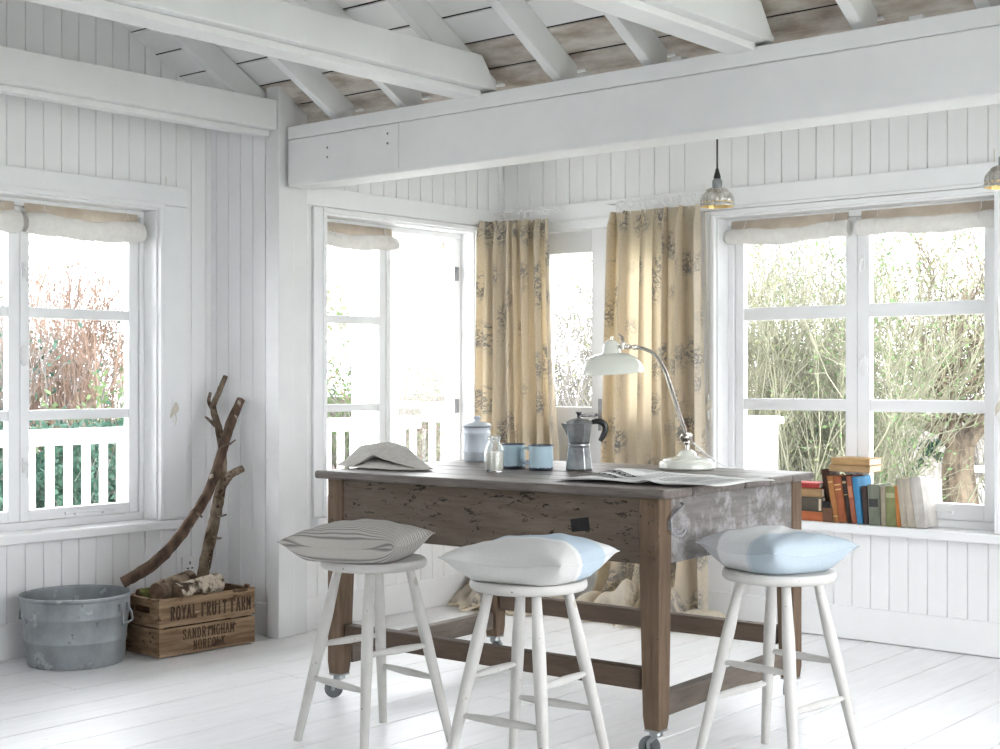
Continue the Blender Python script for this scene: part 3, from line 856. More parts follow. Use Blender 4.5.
# ------------------------------------------------------------------ stools
def make_stool(label, loc, rz):
    t = thing('stool', label, 'stool', loc, rz, 'white painted wooden stools round the worktable')
    mb = MB(); mb.lathe([(0, .549), (.150, .549), (.161, .552), (.1665, .558), (.168, .566), (.1665, .574), (.162, .579), (.14, .5803), (.08, .579), (0, .578)], 48)
    mb.build('seat', M['stool'], t, smooth=True)
    top, bot = [], []
    for k in range(4):
        a = R(45 + 90 * k)
        p0 = Vector((.112 * math.cos(a), .112 * math.sin(a), .552)); p1 = Vector((.243 * math.cos(a), .243 * math.sin(a), .0))
        top.append(p0); bot.append(p1)
        mb = MB(); fr = [0, .12, .28, .45, .7, 1]; rr = [.0135, .0155, .019, .0185, .016, .0128]
        mb.tube([p0.lerp(p1, f) for f in fr], rr, 14)
        mb.build('leg', M['stool'], t, smooth=True)
    def at(k, z): return top[k].lerp(bot[k], (.552 - z) / .552)
    for (a, b, z) in ((0, 1, .20), (2, 3, .20), (1, 2, .305), (3, 0, .305)):
        p, q = at(a, z), at(b, z)
        mb = MB(); mb.tube([p.lerp(q, f) for f in (.03, .2, .5, .8, .97)], [.0065, .010, .0125, .010, .0065], 12)
        mb.build('stretcher', M['stool'], t, smooth=True)
    return t
s1 = make_stool('white painted stool carrying the grey striped cushion', (-3.147, 3.131, 0), R(-7))
def restool(label, loc, rz):
    s = copy_tree(s1); s.location = loc; s.rotation_euler = (0, 0, rz); s['label'] = label; return s
s2 = restool('white painted stool in front of the table carrying the grey cushion with blue ends', (-2.49, 3.093, 0), R(5))
s3 = restool('white painted stool at the right end of the table, nearest the books', (-2.037, 3.716, 0), R(84))

def cushion(label, loc, rz, mat, half=.195, hgt=.115, tilt=(0, 0), seed=1, lift=.05):
    t = thing('cushion', label, 'cushion', loc, rz, 'cushions lying on the stools')
    r_ = random.Random(seed); ph = [r_.uniform(0, 6.28) for _ in range(8)]
    N = 40
    def foot(u, v):
        px = half * u * (1 - .10 * (1 - v * v) * abs(u) ** 2 + .0 ); py = half * v * (1 - .10 * (1 - u * u) * abs(v) ** 2)
        return px, py
    def seam(px, py):
        r = math.hypot(px, py)
        return lift * (.25 + .75 * min(1, r / (half * 1.3)) ** 2) + .022 + tilt[0] * px + tilt[1] * py
    def thick(u, v):
        return max(0., (1 - abs(u) ** 2.6) * (1 - abs(v) ** 2.6)) ** .52
    def topf(a, b):
        u, v = 2 * a - 1, 2 * b - 1; px, py = foot(u, v)
        cr = .003 * math.sin(6 * u + ph[0]) * math.sin(5 * v + ph[1]) + .0015 * math.sin(13 * u + 9 * v + ph[2])
        return (px, py, seam(px, py) + (hgt - .03) * thick(u, v) * (1 + .07 * math.sin(3 * u + ph[3])) + cr * thick(u, v) - .03 * thick(u, v) * 0)
    def botf(a, b):
        u, v = 2 * a - 1, 2 * b - 1; px, py = foot(u, v)
        z = seam(px, py) - .075 * thick(u, v)
        if math.hypot(px + loc_off[0], py + loc_off[1]) < .2: z = max(z, .0015)
        else: z = max(z, .0015 - .01)
        return (px, py, z)
    mb = MB(); mb.grid(topf, N, N); mb.grid(lambda a, b: botf(b, a), N, N)
    mb.build('cover', mat, t, smooth=True, angle=180)
    # corded seam
    pts = []
    for k in range(4 * 24):
        s, q = divmod(k, 24); f = 2 * q / 24 - 1
        u, v = [(f, -1), (1, f), (-f, 1), (-1, -f)][s]
        px, py = foot(u, v); pts.append((px, py, seam(px, py)))
    mb = MB(); mb.tube(pts, .0022, 6, closed=True); mb.build('seam', mat, t, smooth=True)
    return t
loc_off = (0, 0)
cushion('grey striped ticking cushion, leftmost of the cushions on the stools', (-3.185, 3.10, .581), R(24), M['cush_ticking'], .190, .104, (-.01, .01), 1, .040)
cushion('pale grey cushion with light blue ends on the middle stool', (-2.488, 3.10, .581), R(11), M['cush_blue'], .190, .110, (.0, .0), 2, .044)
cushion('white cushion with pale blue and grey bands on the right-hand stool', (-2.045, 3.715, .581), R(-18), M['cush_pale'], .168, .110, (.0, .0), 3, .05)

# ------------------------------------------------------------------ things on the table
def napkin():
    # crumpled cloth: facets of folded linen, local x to the right along the view of the long side, y towards the back
    V_ = dict(A=(-.185, .150, .004), B=(-.092, .135, .078), C=(.030, .085, .094), D=(.085, .050, .078), E=(.188, -.085, .004), F=(.040, -.085, .003), G=(-.112, .066, .003),
              H=(-.036, .036, .050), I=(.030, .042, .080), J=(.142, -.100, .004), K=(.000, .012, .036), P=(-.036, .088, .034), L=(-.12, .24, .003), M=(.05, .20, .004), N=(.17, .03, .003),
              S=(-.145, .106, .026), T=(.132, -.02, .036), U=(.040, .045, .022), W=(.072, -.048, .020), X=(-.03, .20, .055))
    F_ = ['AGS', 'GHS', 'SHB', 'BHI', 'BIC', 'CID', 'HKI', 'IKW', 'IWD', 'DWT', 'WJT', 'TJE', 'GFP', 'PFU', 'UFJ',
          'ASL', 'SBX', 'SXL', 'BCX', 'CMX', 'XML', 'CDM', 'DTN', 'DNM', 'TEN']
    ks = list(V_); mb = MB()
    mb.add([V_[k] for k in ks], [tuple(ks.index(c) for c in f) for f in F_])
    o = mb.build('linen_cloth', M['linen'], None, (-3.582, 3.605, TZ + .0015), (0, 0, R(40)), smooth=True, angle=180)
    sub = o.modifiers.new('sub', 'SUBSURF'); sub.levels = 3; sub.render_levels = 3; sub.boundary_smooth = 'PRESERVE_CORNERS'
    ca = o.data.attributes.new('crease_edge', 'FLOAT', 'EDGE')
    for k in range(len(ca.data)): ca.data[k].value = .93
    s_ = o.modifiers.new('solid', 'SOLIDIFY'); s_.thickness = .003; s_.offset = 1
    tag(o, 'crumpled natural linen cloth on the left end of the table', 'cloth')
napkin()

# storage jar
t = thing('storage_jar', 'lidded pale grey enamel jar standing behind the milk bottle', 'jar', (-3.659, 4.218, TZ))
mb = MB(); mb.lathe([(0, .001), (.050, .001), (.053, .006), (.053, .03), (.055, .034), (.055, .04), (.0525, .044), (.0525, .105), (.055, .109), (.055, .115), (.0525, .119), (.054, .130), (.056, .134), (.054, .137), (.0, .137)], 40)
mb.build('body', M['grey_enamel'], t, smooth=True)
mb = MB(); mb.lathe([(.0, .1375), (.057, .1375), (.058, .142), (.052, .149), (.03, .156), (.012, .158), (.010, .163), (.015, .169), (.016, .175), (.011, .180), (0, .181)], 36)
mb.build('lid', M['grey_enamel'], t, smooth=True)
mb = MB(); mb.tube([(0.0565 * math.cos(2 * PI * k / 40), 0.0565 * math.sin(2 * PI * k / 40), .1370) for k in range(40)], .0018, 6, closed=True)
mb.build('chipped_rim', M['navy_enamel'], t, smooth=True)

# milk bottle
t = thing('milk_bottle', 'small clear glass bottle of milk in front of the grey jar', 'bottle', (-3.194, 3.775, TZ))
mb = MB()
outer = [(0, .001), (.029, .001), (.034, .006), (.034, .075), (.031, .088), (.022, .100), (.0195, .106), (.0195, .112), (.0235, .114), (.0245, .120), (.0235, .126)]
inner = [(.0205, .126), (.0195, .118), (.0165, .108), (.0195, .099), (.0285, .087), (.0315, .075), (.0315, .008), (0, .006)]
mb.lathe(outer + inner, 32); mb.build('glass', M['bottle_glass'], t, smooth=True)
mb = MB(); mb.lathe([(0, .0065), (.0308, .0085), (.0310, .07), (.0, .07)], 32); mb.build('milk', M['milk'], t, smooth=True)

# enamel mugs
def mug(loc, rz, label, rr=.0435, hh=.088):
    t = thing('enamel_mug', label, 'mug', loc, rz, 'pale blue enamel mugs')
    mb = MB()
    mb.lathe([(0, .001), (rr - .006, .001), (rr - .001, .005), (rr, .012), (rr, hh - .004), (rr + .001, hh), (rr - .002, hh + .0012), (rr - .0035, hh - .004), (rr - .004, .010), (0, .006)], 40)
    mb.build('cup', M['blue_enamel'], t, smooth=True)
    mb = MB(); mb.tube([((rr) * math.cos(2 * PI * k / 40), (rr) * math.sin(2 * PI * k / 40), hh + .0008) for k in range(40)], .0024, 8, closed=True)
    mb.build('rim', M['navy_enamel'], t, smooth=True)
    n = 60; vs = []; r2 = random.Random(3)
    for k in range(n):
        a = 2 * PI * k / n
        vs.append(((rr - .003) * math.cos(a), (rr - .003) * math.sin(a), .0008))
    for k in range(n):
        a = 2 * PI * k / n
        vs.append(((rr + .0007) * math.cos(a), (rr + .0007) * math.sin(a), .0075 + .004 * r2.random()))
    for k in range(n):
        a = 2 * PI * k / n
        vs.append(((rr + .0006) * math.cos(a), (rr + .0006) * math.sin(a), .004))
    mb = MB(); mb.add(vs, [(k, (k + 1) % n, 2 * n + (k + 1) % n, 2 * n + k) for k in range(n)] + [(2 * n + k, 2 * n + (k + 1) % n, n + (k + 1) % n, n + k) for k in range(n)])
    mb.build('chipped_base', M['navy_enamel'], t)
    mb = MB(); mb.tube(spline([(rr - .001, 0, hh - .014), (rr + .022, 0, hh - .012), (rr + .030, 0, hh * .55), (rr + .018, 0, hh * .3), (rr - .001, 0, hh * .22)], 6), .0042, 10)
    mb.build('handle', M['blue_enamel'], t, smooth=True)
    return t
mug((-3.262, 3.965, TZ), R(10), 'blue enamel mug standing between the milk bottle and the other mug')
mug((-3.131, 3.962, TZ), R(205), 'blue enamel mug standing nearer the coffee pot')

# moka pot
t = thing('coffee_pot', 'faceted aluminium stovetop coffee pot with a black handle', 'coffee pot', (-3.024, 4.046, TZ), R(40))
ph8 = R(22.5)
mb = MB(); mb.lathe([(0, .001), (.050, .001), (.051, .006), (.040, .082), (.037, .085), (0, .085)], 8, phase=ph8)
mb.build('boiler', M['alu'], t, bevel=.002)
mb = MB(); mb.lathe([(.037, .085), (.041, .087), (.041, .095), (.037, .097)], 28); mb.build('collar', M['alu'], t, smooth=True)
mb = MB(); mb.lathe([(0, .097), (.036, .097), (.040, .101), (.041, .110), (.0495, .165), (.0505, .168), (0, .168)], 8, phase=ph8)
# spout
mb.add([(-.044, -.016, .166), (-.044, .016, .166), (-.066, 0, .169), (-.041, 0, .120)], [(0, 2, 3), (2, 1, 3), (0, 1, 2), (0, 3, 1)])
mb.build('jug', M['alu'], t, bevel=.0015)
mb = MB(); mb.lathe([(.052, .1685), (.052, .172), (.034, .183), (.014, .188), (0, .188)], 8, phase=ph8); mb.lathe([(0, .1686), (.052, .1686)], 8, phase=ph8)
lid = mb.build('lid', M['alu'], t)
mb = MB(); mb.lathe([(0, .186), (.008, .187), (.007, .196), (.012, .207), (.012, .211), (0, .212)], 8); mb.build('knob', M['bakelite'], lid, bevel=.001)
mb = MB(); mb.tube(spline([(.046, 0, .172), (.066, 0, .176), (.088, 0, .168), (.096, 0, .148), (.088, 0, .125), (.076, 0, .104)], 6), lerp_list([.007, .009, .010, .0095, .009, .0065], 31), 10, squash=1.2)
mb.build('handle', M['bakelite'], t, smooth=True)
mb = MB(); mb.M = Matrix.Translation((-.016, -.0415, .068)); mb.box(-.006, .006, -.004, .004, -.004, .005); mb.build('valve', M['iron'], t)

# desk lamp
LB = (-2.755, 4.345)
t = thing('desk_lamp', 'cream enamel desk lamp with a bent nickel arm, on the back of the table', 'lamp', (LB[0], LB[1], TZ))
mb = MB(); mb.lathe([(0, .001), (.098, .001), (.103, .006), (.103, .022), (.099, .028), (.090, .030), (.088, .038), (.055, .042), (.036, .048), (.030, .060), (.018, .070), (0, .071)], 48)
mb.build('base', M['cream_enamel'], t, smooth=True)
mb = MB(); mb.tube([(0, 0, .068), (0, 0, .095)], .0085, 12)
mb.lathe([(0, .088), (.013, .089), (.015, .097), (.012, .106), (0, .108)], 16)
mb.M = Matrix.Translation((-.002, -.002, .115)) @ Matrix.Rotation(R(90), 4, 'X'); mb.lathe([(0, -.026), (.010, -.025), (.011, -.017), (.017, -.015), (.017, .015), (.011, .017), (.010, .025), (0, .026)], 16)
mb.M = Matrix.Identity(4); mb.tube([(-.002, 0, .115), (.02, 0, .098), (.026, 0, .094)], [.004, .004, .007], 8)
mb.build('pivot', M['chrome'], t, smooth=True)
# arm in the plane of X (towards the left)
arm = spline([(-.002, 0, .115), (-.035, 0, .200), (-.075, 0, .305), (-.105, 0, .372), (-.142, 0, .418), (-.190, 0, .440), (-.236, 0, .447), (-.262, 0, .449)], 6)
mb = MB(); mb.tube(arm, .0072, 12)
for p in (arm[-1], arm[-8]): mb.lathe([(0, -.011), (.010, -.009), (.012, 0), (.010, .009), (0, .011)], 12, p)
mb.build('arm', M['chrome'], t, smooth=True)
HC = (-.335, -.004)
mb = MB()
prof = [(0, .476), (.012, .475), (.024, .468), (.031, .455), (.034, .436), (.038, .426), (.062, .421), (.092, .406), (.112, .383), (.121, .360), (.1225, .352), (.1205, .351), (.118, .358), (.109, .381), (.089, .402), (.06, .416), (.030, .422), (0, .424)]
tilt_m = Matrix.Translation((HC[0], HC[1], 0)) @ Matrix.Translation((0, 0, .42)) @ Matrix.Rotation(R(5), 4, 'X') @ Matrix.Translation((0, 0, -.42))
mb.M = tilt_m; mb.lathe(prof, 48)
sh = mb.build('shade', M['cream_enamel'], t, smooth=True)
mb = MB(); mb.M = tilt_m; mb.lathe([(0, .372), (.016, .374), (.026, .385), (.026, .396), (.014, .414), (0, .416)], 20); mb.build('bulb', M['milk'], sh, smooth=True)
mb = MB(); mb.tube([(HC[0] + .03, 0, .45), (-.262, 0, .449)], .0065, 10); mb.lathe([(0, -.015), (.012, -.012), (.013, .012), (0, .016)], 12, (HC[0] + .05, 0, .452)); mb.tube([(HC[0] + .05, 0, .46), (HC[0] + .045, 0, .485), (HC[0] + .03, 0, .495)], [.005, .006, .005], 8)
mb.tube([(HC[0], -.004, .474), (HC[0] + .002, -.004, .490)], .006, 10)
mb.build('head_joint', M['chrome'], t, smooth=True)
mb = MB(); mb.tube(spline([(.026, 0, .096), (.06, .02, .06), (.11, .05, .02), (.125, .09, .006), (.13, .13, .004)], 6), .0028, 8); mb.build('flex', M['plastic'], t, smooth=True)

# newspaper
t = thing('newspaper', 'open newspaper lying flat at the front right of the table', 'newspaper', (-2.50, 3.80, TZ), R(4))
def sheet(u, v, dz=0):
    x = -.285 + .57 * u; y = -.215 + .43 * v
    z = .004 + dz
    z += .024 * math.exp(-((u - .0) / .10) ** 2) * 0
    z += .030 * math.exp(-((u - .22) / .12) ** 2) * (1 - abs(2 * v - 1)) ** .7
    z += .010 * math.exp(-((u - .60) / .05) ** 2) * (.3 + .7 * (1 - v))
    z += .006 * (1 + math.sin(u * 9 + v * 3)) * u * (1 - v) + .004 * (1 + math.sin(u * 5 - v * 6))
    return (x, y, z)
mb = MB(); mb.grid(lambda u, v: sheet(u, v), 60, 24)
o = mb.build('page', M['news'], t, smooth=True, angle=180); s = o.modifiers.new('solid', 'SOLIDIFY'); s.thickness = .0012; s.offset = -1
mb = MB(); mb.grid(lambda u, v: tuple(np.add(sheet(min(1, u * .96 + .03), v * .97 + .0, .0), (.012, .008, -.0032))), 60, 24)
o = mb.build('page', M['news'], t, smooth=True, angle=180); s = o.modifiers.new('solid', 'SOLIDIFY'); s.thickness = .0012; s.offset = -1
# columns of grey print and the bold headline marks
for (u0, u1, v0, v1) in ((.06, .12, .55, .9), (.34, .44, .1, .9), (.46, .56, .1, .9), (.64, .74, .1, .88), (.76, .86, .1, .6), (.88, .96, .1, .88), (.14, .32, .62, .9)):
    mb = MB()
    for r in range(14):
        va = v0 + (v1 - v0) * r / 14; vb = va + (v1 - v0) / 14 * .5
        mb.grid(lambda a, b: tuple(np.add(sheet(u0 + (u1 - u0) * a, va + (vb - va) * b), (0, 0, .0008))), 6, 1)
    mb.build('printed_column', M['news_text'], t)
rr_ = random.Random(2)
for row, (v0, v1, ua, ub) in enumerate(((.27, .42, .10, .36), (.06, .21, .14, .36))):
    u = ua; mb = MB()
    while u < ub:
        wl = .026
        for (a0_, a1_, b0_, b1_) in ((0, .3, 0, 1), (.65, 1, 0, 1), (0, 1, .75, 1) if rr_.random() < .6 else (0, 1, .4, .6)):
            mb.grid(lambda a, b: tuple(np.add(sheet(u + wl * (a0_ + (a1_ - a0_) * a), v0 + (v1 - v0) * (b0_ + (b1_ - b0_) * b)), (0, 0, .0010))), 2, 3)
        u += wl * 1.3
    mb.build('headline_print', M['ink'], t)

# ------------------------------------------------------------------ pendants
def pendant(loc, label):
    t = thing('pendant_lamp', label, 'lamp', loc, 0, 'ribbed glass pendant lamps')
    mb = MB(); n = 80; prof = [(.020, .088), (.032, .082), (.038, .076), (.044, .068), (.049, .058), (.053, .048), (.056, .037), (.058, .026), (.0597, .017), (.0605, .010), (.063, .007), (.063, 0), (.0605, -.001), (.059, .006), (.0565, .026), (.0515, .047), (.043, .066), (.031, .079), (.018, .085)]
    prof = [(r, z * .78) for r, z in prof]
    vs = []
    for r, z in prof:
        for j in range(n):
            a = 2 * PI * j / n
            q = r + (.0045 * (math.sin(10 * a + z * 330) * math.sin(10 * a - z * 330)) if .007 < z < .064 else 0)
            vs.append((q * math.cos(a), q * math.sin(a), z))
    fs = [(i * n + j, i * n + (j + 1) % n, (i + 1) * n + (j + 1) % n, (i + 1) * n + j) for i in range(len(prof) - 1) for j in range(n)]
    mb.add(vs, fs)
    for i in range(len(mb.f)): mb.mi[i] = 1 if i >= 12 * n else 0
    mb.build('shade', [M['mercury'], M['gold']], t, smooth=True, angle=60)
    mb = MB(); mb.lathe([(.018, .066), (.019, .092), (.013, .100), (0, .101)], 20); mb.build('gallery', M['steel'], t, smooth=True)
    mb = MB(); mb.lathe([(0, .1005), (.012, .1006), (.013, .108), (.008, .126), (.005, .138), (.0, .139)], 16); mb.build('lampholder', M['bakelite'], t, smooth=True)
    mb = MB(); mb.lathe([(0, .02), (.014, .025), (.018, .04), (.01, .065), (.007, .083)], 14); mb.build('bulb', M['milk'], t, smooth=True)
    mb = MB(); mb.tube([(0, 0, .138), (0, 0, ALC - loc[2])], .0035, 8); mb.build('flex', M['black_flex'], t, smooth=True)
    mb = MB(); mb.lathe([(0, -.025), (.03, -.02), (.045, -.004), (.045, 0)], 20, (0, 0, ALC - loc[2])); mb.build('ceiling_rose', M['plastic'], t, smooth=True)
    return t
pendant((-2.675, 4.42, 1.772), 'ribbed mercury glass pendant lamp hanging left of the back window')
pendant((-1.625, 4.42, 1.752), 'ribbed mercury glass pendant lamp at the right edge of the picture')

# ------------------------------------------------------------------ tub
t = thing('galvanised_tub', 'round galvanised steel tub on the floor under the left window', 'tub', (-4.955, 3.235, 0))
mb = MB()
mb.lathe([(0, .004), (.178, .004), (.185, .0), (.188, .006), (.190, .02), (.199, .095), (.2015, .098), (.2015, .104), (.200, .108), (.208, .19), (.2105, .193), (.2105, .199), (.209, .203), (.214, .262),
          (.219, .266), (.221, .272), (.219, .278), (.214, .279), (.211, .274), (.211, .266), (.206, .20), (.186, .018), (0, .012)], 64)
mb.build('bowl', M['galv'], t, smooth=True)
for an in (R(27), R(207)):
    mb = MB(); d = .214
    mb.M = Matrix.Rotation(an, 4, 'Z')
    mb.tube(spline([(d + .002, -.030, .228), (d + .014, -.034, .205), (d + .018, -.034, .176), (d + .016, -.030, .170), (d + .016, .030, .170), (d + .018, .034, .176), (d + .014, .034, .205), (d + .002, .030, .228)], 4), .0042, 8)
    mb.box(d - .006, d + .006, -.040, -.020, .215, .245); mb.box(d - .006, d + .006, .020, .040, .215, .245)
    mb.build('handle', M['galv'], t, smooth=True)

# ------------------------------------------------------------------ crate with stencilled lettering
CR = (-4.83, 3.715); CL, CW, CH = .485, .245, .243
ct = thing('wooden_crate', 'old wooden fruit crate with dark stencilled lettering, full of logs', 'crate', (CR[0], CR[1], 0), R(-2.5))
hx_, hy_ = CW / 2, CL / 2
mb = MB()
for z0, z1 in ((.006, .120), (.126, CH)):
    mb.box(hx_ - .013, hx_, -hy_, hy_, z0, z1)
cf = mb.build('front_board', M['crate'], ct, bevel=.002)
mb = MB()
for z0, z1 in ((.006, .120), (.126, CH)):
    mb.box(-hx_, -hx_ + .013, -hy_, hy_, z0, z1)
mb.build('back_board', M['crate'], ct, bevel=.002)
for s in (-1, 1):
    mb = MB(); y0, y1 = sorted((s * (hy_ - .0005), s * (hy_ - .016))); xi = hx_ - .0135
    mb.box(-xi, xi, y0, y1, .006, .120)
    mb.box(-xi, xi, y0, y1, .126, .178); mb.box(-xi, xi, y0, y1, .207, CH - .002)
    mb.box(-xi, -.052, y0, y1, .178, .207); mb.box(.052, xi, y0, y1, .178, .207)
    mb.build('end_board', M['crate'], ct, bevel=.002)
    yb0, yb1 = sorted((s * (hy_ - .017), s * (hy_ - .032)))
    for x in (-xi, xi - .022):
        mb = MB(); mb.box(x, x + .022, yb0, yb1, .012, CH + (.014 if s > 0 else .0)); mb.build('corner_batten', M['crate'], ct, bevel=.002)
mb = MB(); mb.box(-hx_ + .014, hx_ - .014, -hy_ + .017, hy_ - .017, .006, .016); mb.build('bottom_board', M['crate'], ct)
# serif stencil letters drawn as strokes
GL = {
 'R': [[(.15, 0), (.15, 1)], [(.15, 1), (.5, 1), (.68, .88), (.68, .66), (.5, .53), (.15, .53)], [(.4, .53), (.72, 0)]],
 'O': [[(.42, 1), (.2, .92), (.1, .7), (.1, .3), (.2, .08), (.42, 0), (.62, .08), (.74, .3), (.74, .7), (.62, .92), (.42, 1)]],
 'Y': [[(.08, 1), (.42, .5), (.42, 0)], [(.76, 1), (.42, .5)]],
 'A': [[(.05, 0), (.4, 1), (.76, 0)], [(.18, .34), (.63, .34)]],
 'L': [[(.15, 1), (.15, 0), (.68, 0), (.68, .2)]],
 'F': [[(.15, 0), (.15, 1), (.68, 1), (.68, .82)], [(.15, .53), (.5, .53)]],
 'U': [[(.13, 1), (.13, .25), (.25, .04), (.42, 0), (.6, .04), (.71, .25), (.71, 1)]],
 'I': [[(.4, 0), (.4, 1)]],
 'T': [[(.4, 0), (.4, 1)], [(.06, .82), (.08, 1), (.74, 1), (.76, .82)]],
 'M': [[(.1, 0), (.1, 1), (.42, .3), (.74, 1), (.74, 0)]],
 'S': [[(.68, .8), (.58, .96), (.4, 1), (.2, .95), (.12, .76), (.22, .6), (.58, .44), (.7, .26), (.62, .06), (.4, 0), (.2, .04), (.1, .2)]],
 'N': [[(.13, 0), (.13, 1), (.71, 0), (.71, 1)]],
 'D': [[(.14, 0), (.14, 1), (.45, 1), (.68, .82), (.72, .5), (.68, .18), (.45, 0), (.14, 0)]],
 'G': [[(.7, .8), (.58, .96), (.42, 1), (.2, .92), (.1, .7), (.1, .3), (.2, .08), (.42, 0), (.62, .06), (.7, .2), (.7, .45), (.45, .45)]],
 'H': [[(.13, 0), (.13, 1)], [(.71, 0), (.71, 1)], [(.13, .5), (.71, .5)]],
 'K': [[(.14, 0), (.14, 1)], [(.7, 1), (.2, .48)], [(.36, .6), (.74, 0)]],
}
def lettering(text, y_start, z0, h, adv, parent, x):
    mb = MB(); y = y_start
    for ch in text:
        if ch == ' ': y += adv * .62; continue
        for st in GL[ch]:
            for (a, b), (c, d) in zip(st, st[1:]):
                dx, dy = (c - a) * adv * .88, (d - b) * h
                Ln = math.hypot(dx, dy)
                if Ln < 1e-6: continue
                vert = abs(dy) / Ln
                wd = h * (.036 + .046 * vert)
                nx, ny = -dy / Ln * wd, dx / Ln * wd
                ex, ey = dx / Ln * wd * .35, dy / Ln * wd * .35
                p0 = (y + a * adv * .88 - ex, z0 + b * h - ey); p1 = (y + c * adv * .88 + ex, z0 + d * h + ey)
                q = [(p0[0] + nx, p0[1] + ny), (p0[0] - nx, p0[1] - ny), (p1[0] - nx, p1[1] - ny), (p1[0] + nx, p1[1] + ny)]
                mb.add([(x, *p) for p in q], [(0, 1, 2, 3)])
            for (a, b) in (st[0], st[-1]):
                if b in (0, 1) and ch in 'RYAFMNHKTL' and len(st) < 8:
                    cx, cz = y + a * adv * .88, z0 + b * h; ww = adv * (.12 if ch == 'I' else .19); hh_ = h * .035
                    mb.add([(x + .0001, cx - ww, cz - hh_), (x + .0001, cx + ww, cz - hh_), (x + .0001, cx + ww, cz + hh_), (x + .0001, cx - ww, cz + hh_)], [(0, 1, 2, 3)])
        y += adv
    return mb.build('lettering', M['stencil'], parent)
lettering('ROYAL FRUIT FARM', -.187, .152, .055, .0270, cf, hx_ + .0006)
lettering('SANDRINGHAM', -.128, .067, .040, .0240, cf, hx_ + .0006)
lettering('NORFOLK', -.075, .018, .038, .0235, cf, hx_ + .0006)

def log(label, p0, p1, r0, mat, seed, cut=None, group='logs in the wooden crate'):
    t = thing('log', label, 'log', (0, 0, 0), 0, group)
    P0, P1 = Vector(p0), Vector(p1)
    mb = MB(); pts = [P0.lerp(P1, k / 9) for k in range(10)]
    r_ = random.Random(seed)
    mb.tube(pts, [r0 * r_.uniform(.93, 1.06) for _ in pts], 18, jit=.05, cap=False, seed=seed)
    mb.build('bark', mat, t, smooth=True, angle=60)
    mb = MB()
    d = (P1 - P0).normalized()
    mb.tube([P0 - d * .0005, P0 + d * .004], r0 * .93, 18); mb.tube([P1 - d * .004, P1 + d * .0005], r0 * .93, 18)
    mb.build('sawn_end', M['cut_wood'], t)
    return t
log('dark round log with a sawn end facing the room, left in the crate', (-4.81, 3.525, .258), (-4.87, 3.74, .285), .042, M['bark_grey'], 1)
log('log with flaking dark and cream bark, lying across the front of the crate', (-4.765, 3.585, .248), (-4.785, 3.82, .268), .043, M['bark_flake'], 2)
log('mossy green log at the left end of the crate', (-4.905, 3.50, .235), (-4.875, 3.62, .235), .034, M['moss'], 3)
log('smaller mossy log lying just inside the front left corner of the crate', (-4.83, 3.515, .205), (-4.765, 3.60, .205), .028, M['moss'], 4)
for k, (y, z, x) in enumerate(((3.6, .09, -4.85), (3.75, .08, -4.78), (3.76, .14, -4.86), (3.87, .10, -4.82))):
    log('rough log low inside the crate, under the others', (x - .02, y - .08, z - .02), (x + .02, y + .06, z), .045, M['bark_grey'], 10 + k)

def branch(label, main, rad, twigs, mat, seed):
    t = thing('branch', label, 'branch', (0, 0, 0), 0, 'bare branches leaning in the corner')
    pts = spline(main, 6); rr = lerp_list(rad, len(pts))
    mb = MB(); mb.tube(pts, rr, 12, jit=.09, seed=seed); mb.build('limb', mat, t, smooth=True, angle=80)
    for k, (tp, tr) in enumerate(twigs):
        mb = MB(); q = spline(tp, 4); mb.tube(q, lerp_list(tr, len(q)), 8, jit=.08, seed=seed + k + 1)
        mb.build('side_shoot', mat, t, smooth=True, angle=80)
    return t
branch('long dark branch leaning in the corner, curving up from the left end of the crate',
       [(-4.897, 3.42, .303), (-4.824, 3.5, .369), (-4.783, 3.58, .448), (-4.78, 3.68, .552), (-4.806, 3.79, .666), (-4.863, 3.9, .809), (-4.912, 3.99, .937), (-4.936, 4.07, 1.047)],
       [.024, .025, .024, .022, .022, .021, .022, .020],
       [([(-4.875, 3.91, .835), (-4.825, 3.9, .853), (-4.801, 3.895, .858), (-4.765, 3.9, .878)], [.010, .007, .005, .003]),
        ([(-4.77, 3.70, .575), (-4.735, 3.69, .568), (-4.715, 3.68, .565)], [.008, .006, .004])], M['bark_dark'], 3)
branch('grey flaky branch with a side arm, standing upright at the back of the crate',
       [(-4.925, 3.84, .20), (-4.937, 3.86, .287), (-4.946, 3.9, .41), (-4.947, 3.94, .552), (-4.95, 3.97, .67), (-4.974, 4.0, .788), (-5.027, 4.02, .911), (-5.080, 4.03, 1.009), (-5.064, 4.05, 1.082), (-5.053, 4.08, 1.155)],
       [.026, .026, .026, .025, .023, .018, .017, .014, .013, .011],
       [([(-4.95, 3.97, .66), (-4.925, 3.99, .705), (-4.897, 4.0, .726), (-4.86, 4.02, .744)], [.02, .018, .017, .016]),
        ([(-5.075, 4.03, .995), (-5.098, 4.02, 1.036), (-5.088, 4.02, 1.080)], [.010, .009, .007]),
        ([(-5.04, 4.01, .93), (-5.074, 3.99, .965), (-5.085, 3.985, .968)], [.009, .006, .004]),
        ([(-4.94, 3.94, .536), (-4.89, 3.93, .540), (-4.865, 3.93, .546)], [.008, .005, .004]),
        ([(-4.935, 3.91, .448), (-4.88, 3.90, .444), (-4.862, 3.90, .448)], [.008, .005, .004])], M['bark_grey'], 5)

# wall socket
t = thing('wall_socket', 'white electrical wall socket low in the corner behind the crate', 'socket', (XA, 3.985, .29), R(90))
mb = MB(); mb.box(-.043, .043, -.010, 0, -.043, .043); mb.build('plate', M['plastic'], t, bevel=.003)
mb = MB()
for (x, z, a, b) in ((0, .012, .0035, .007), (-.012, -.012, .006, .003), (.012, -.012, .006, .003)): mb.box(x - a, x + a, -.0106, -.0098, z - b, z + b)
mb.build('pin_slots', M['black_flex'], t)

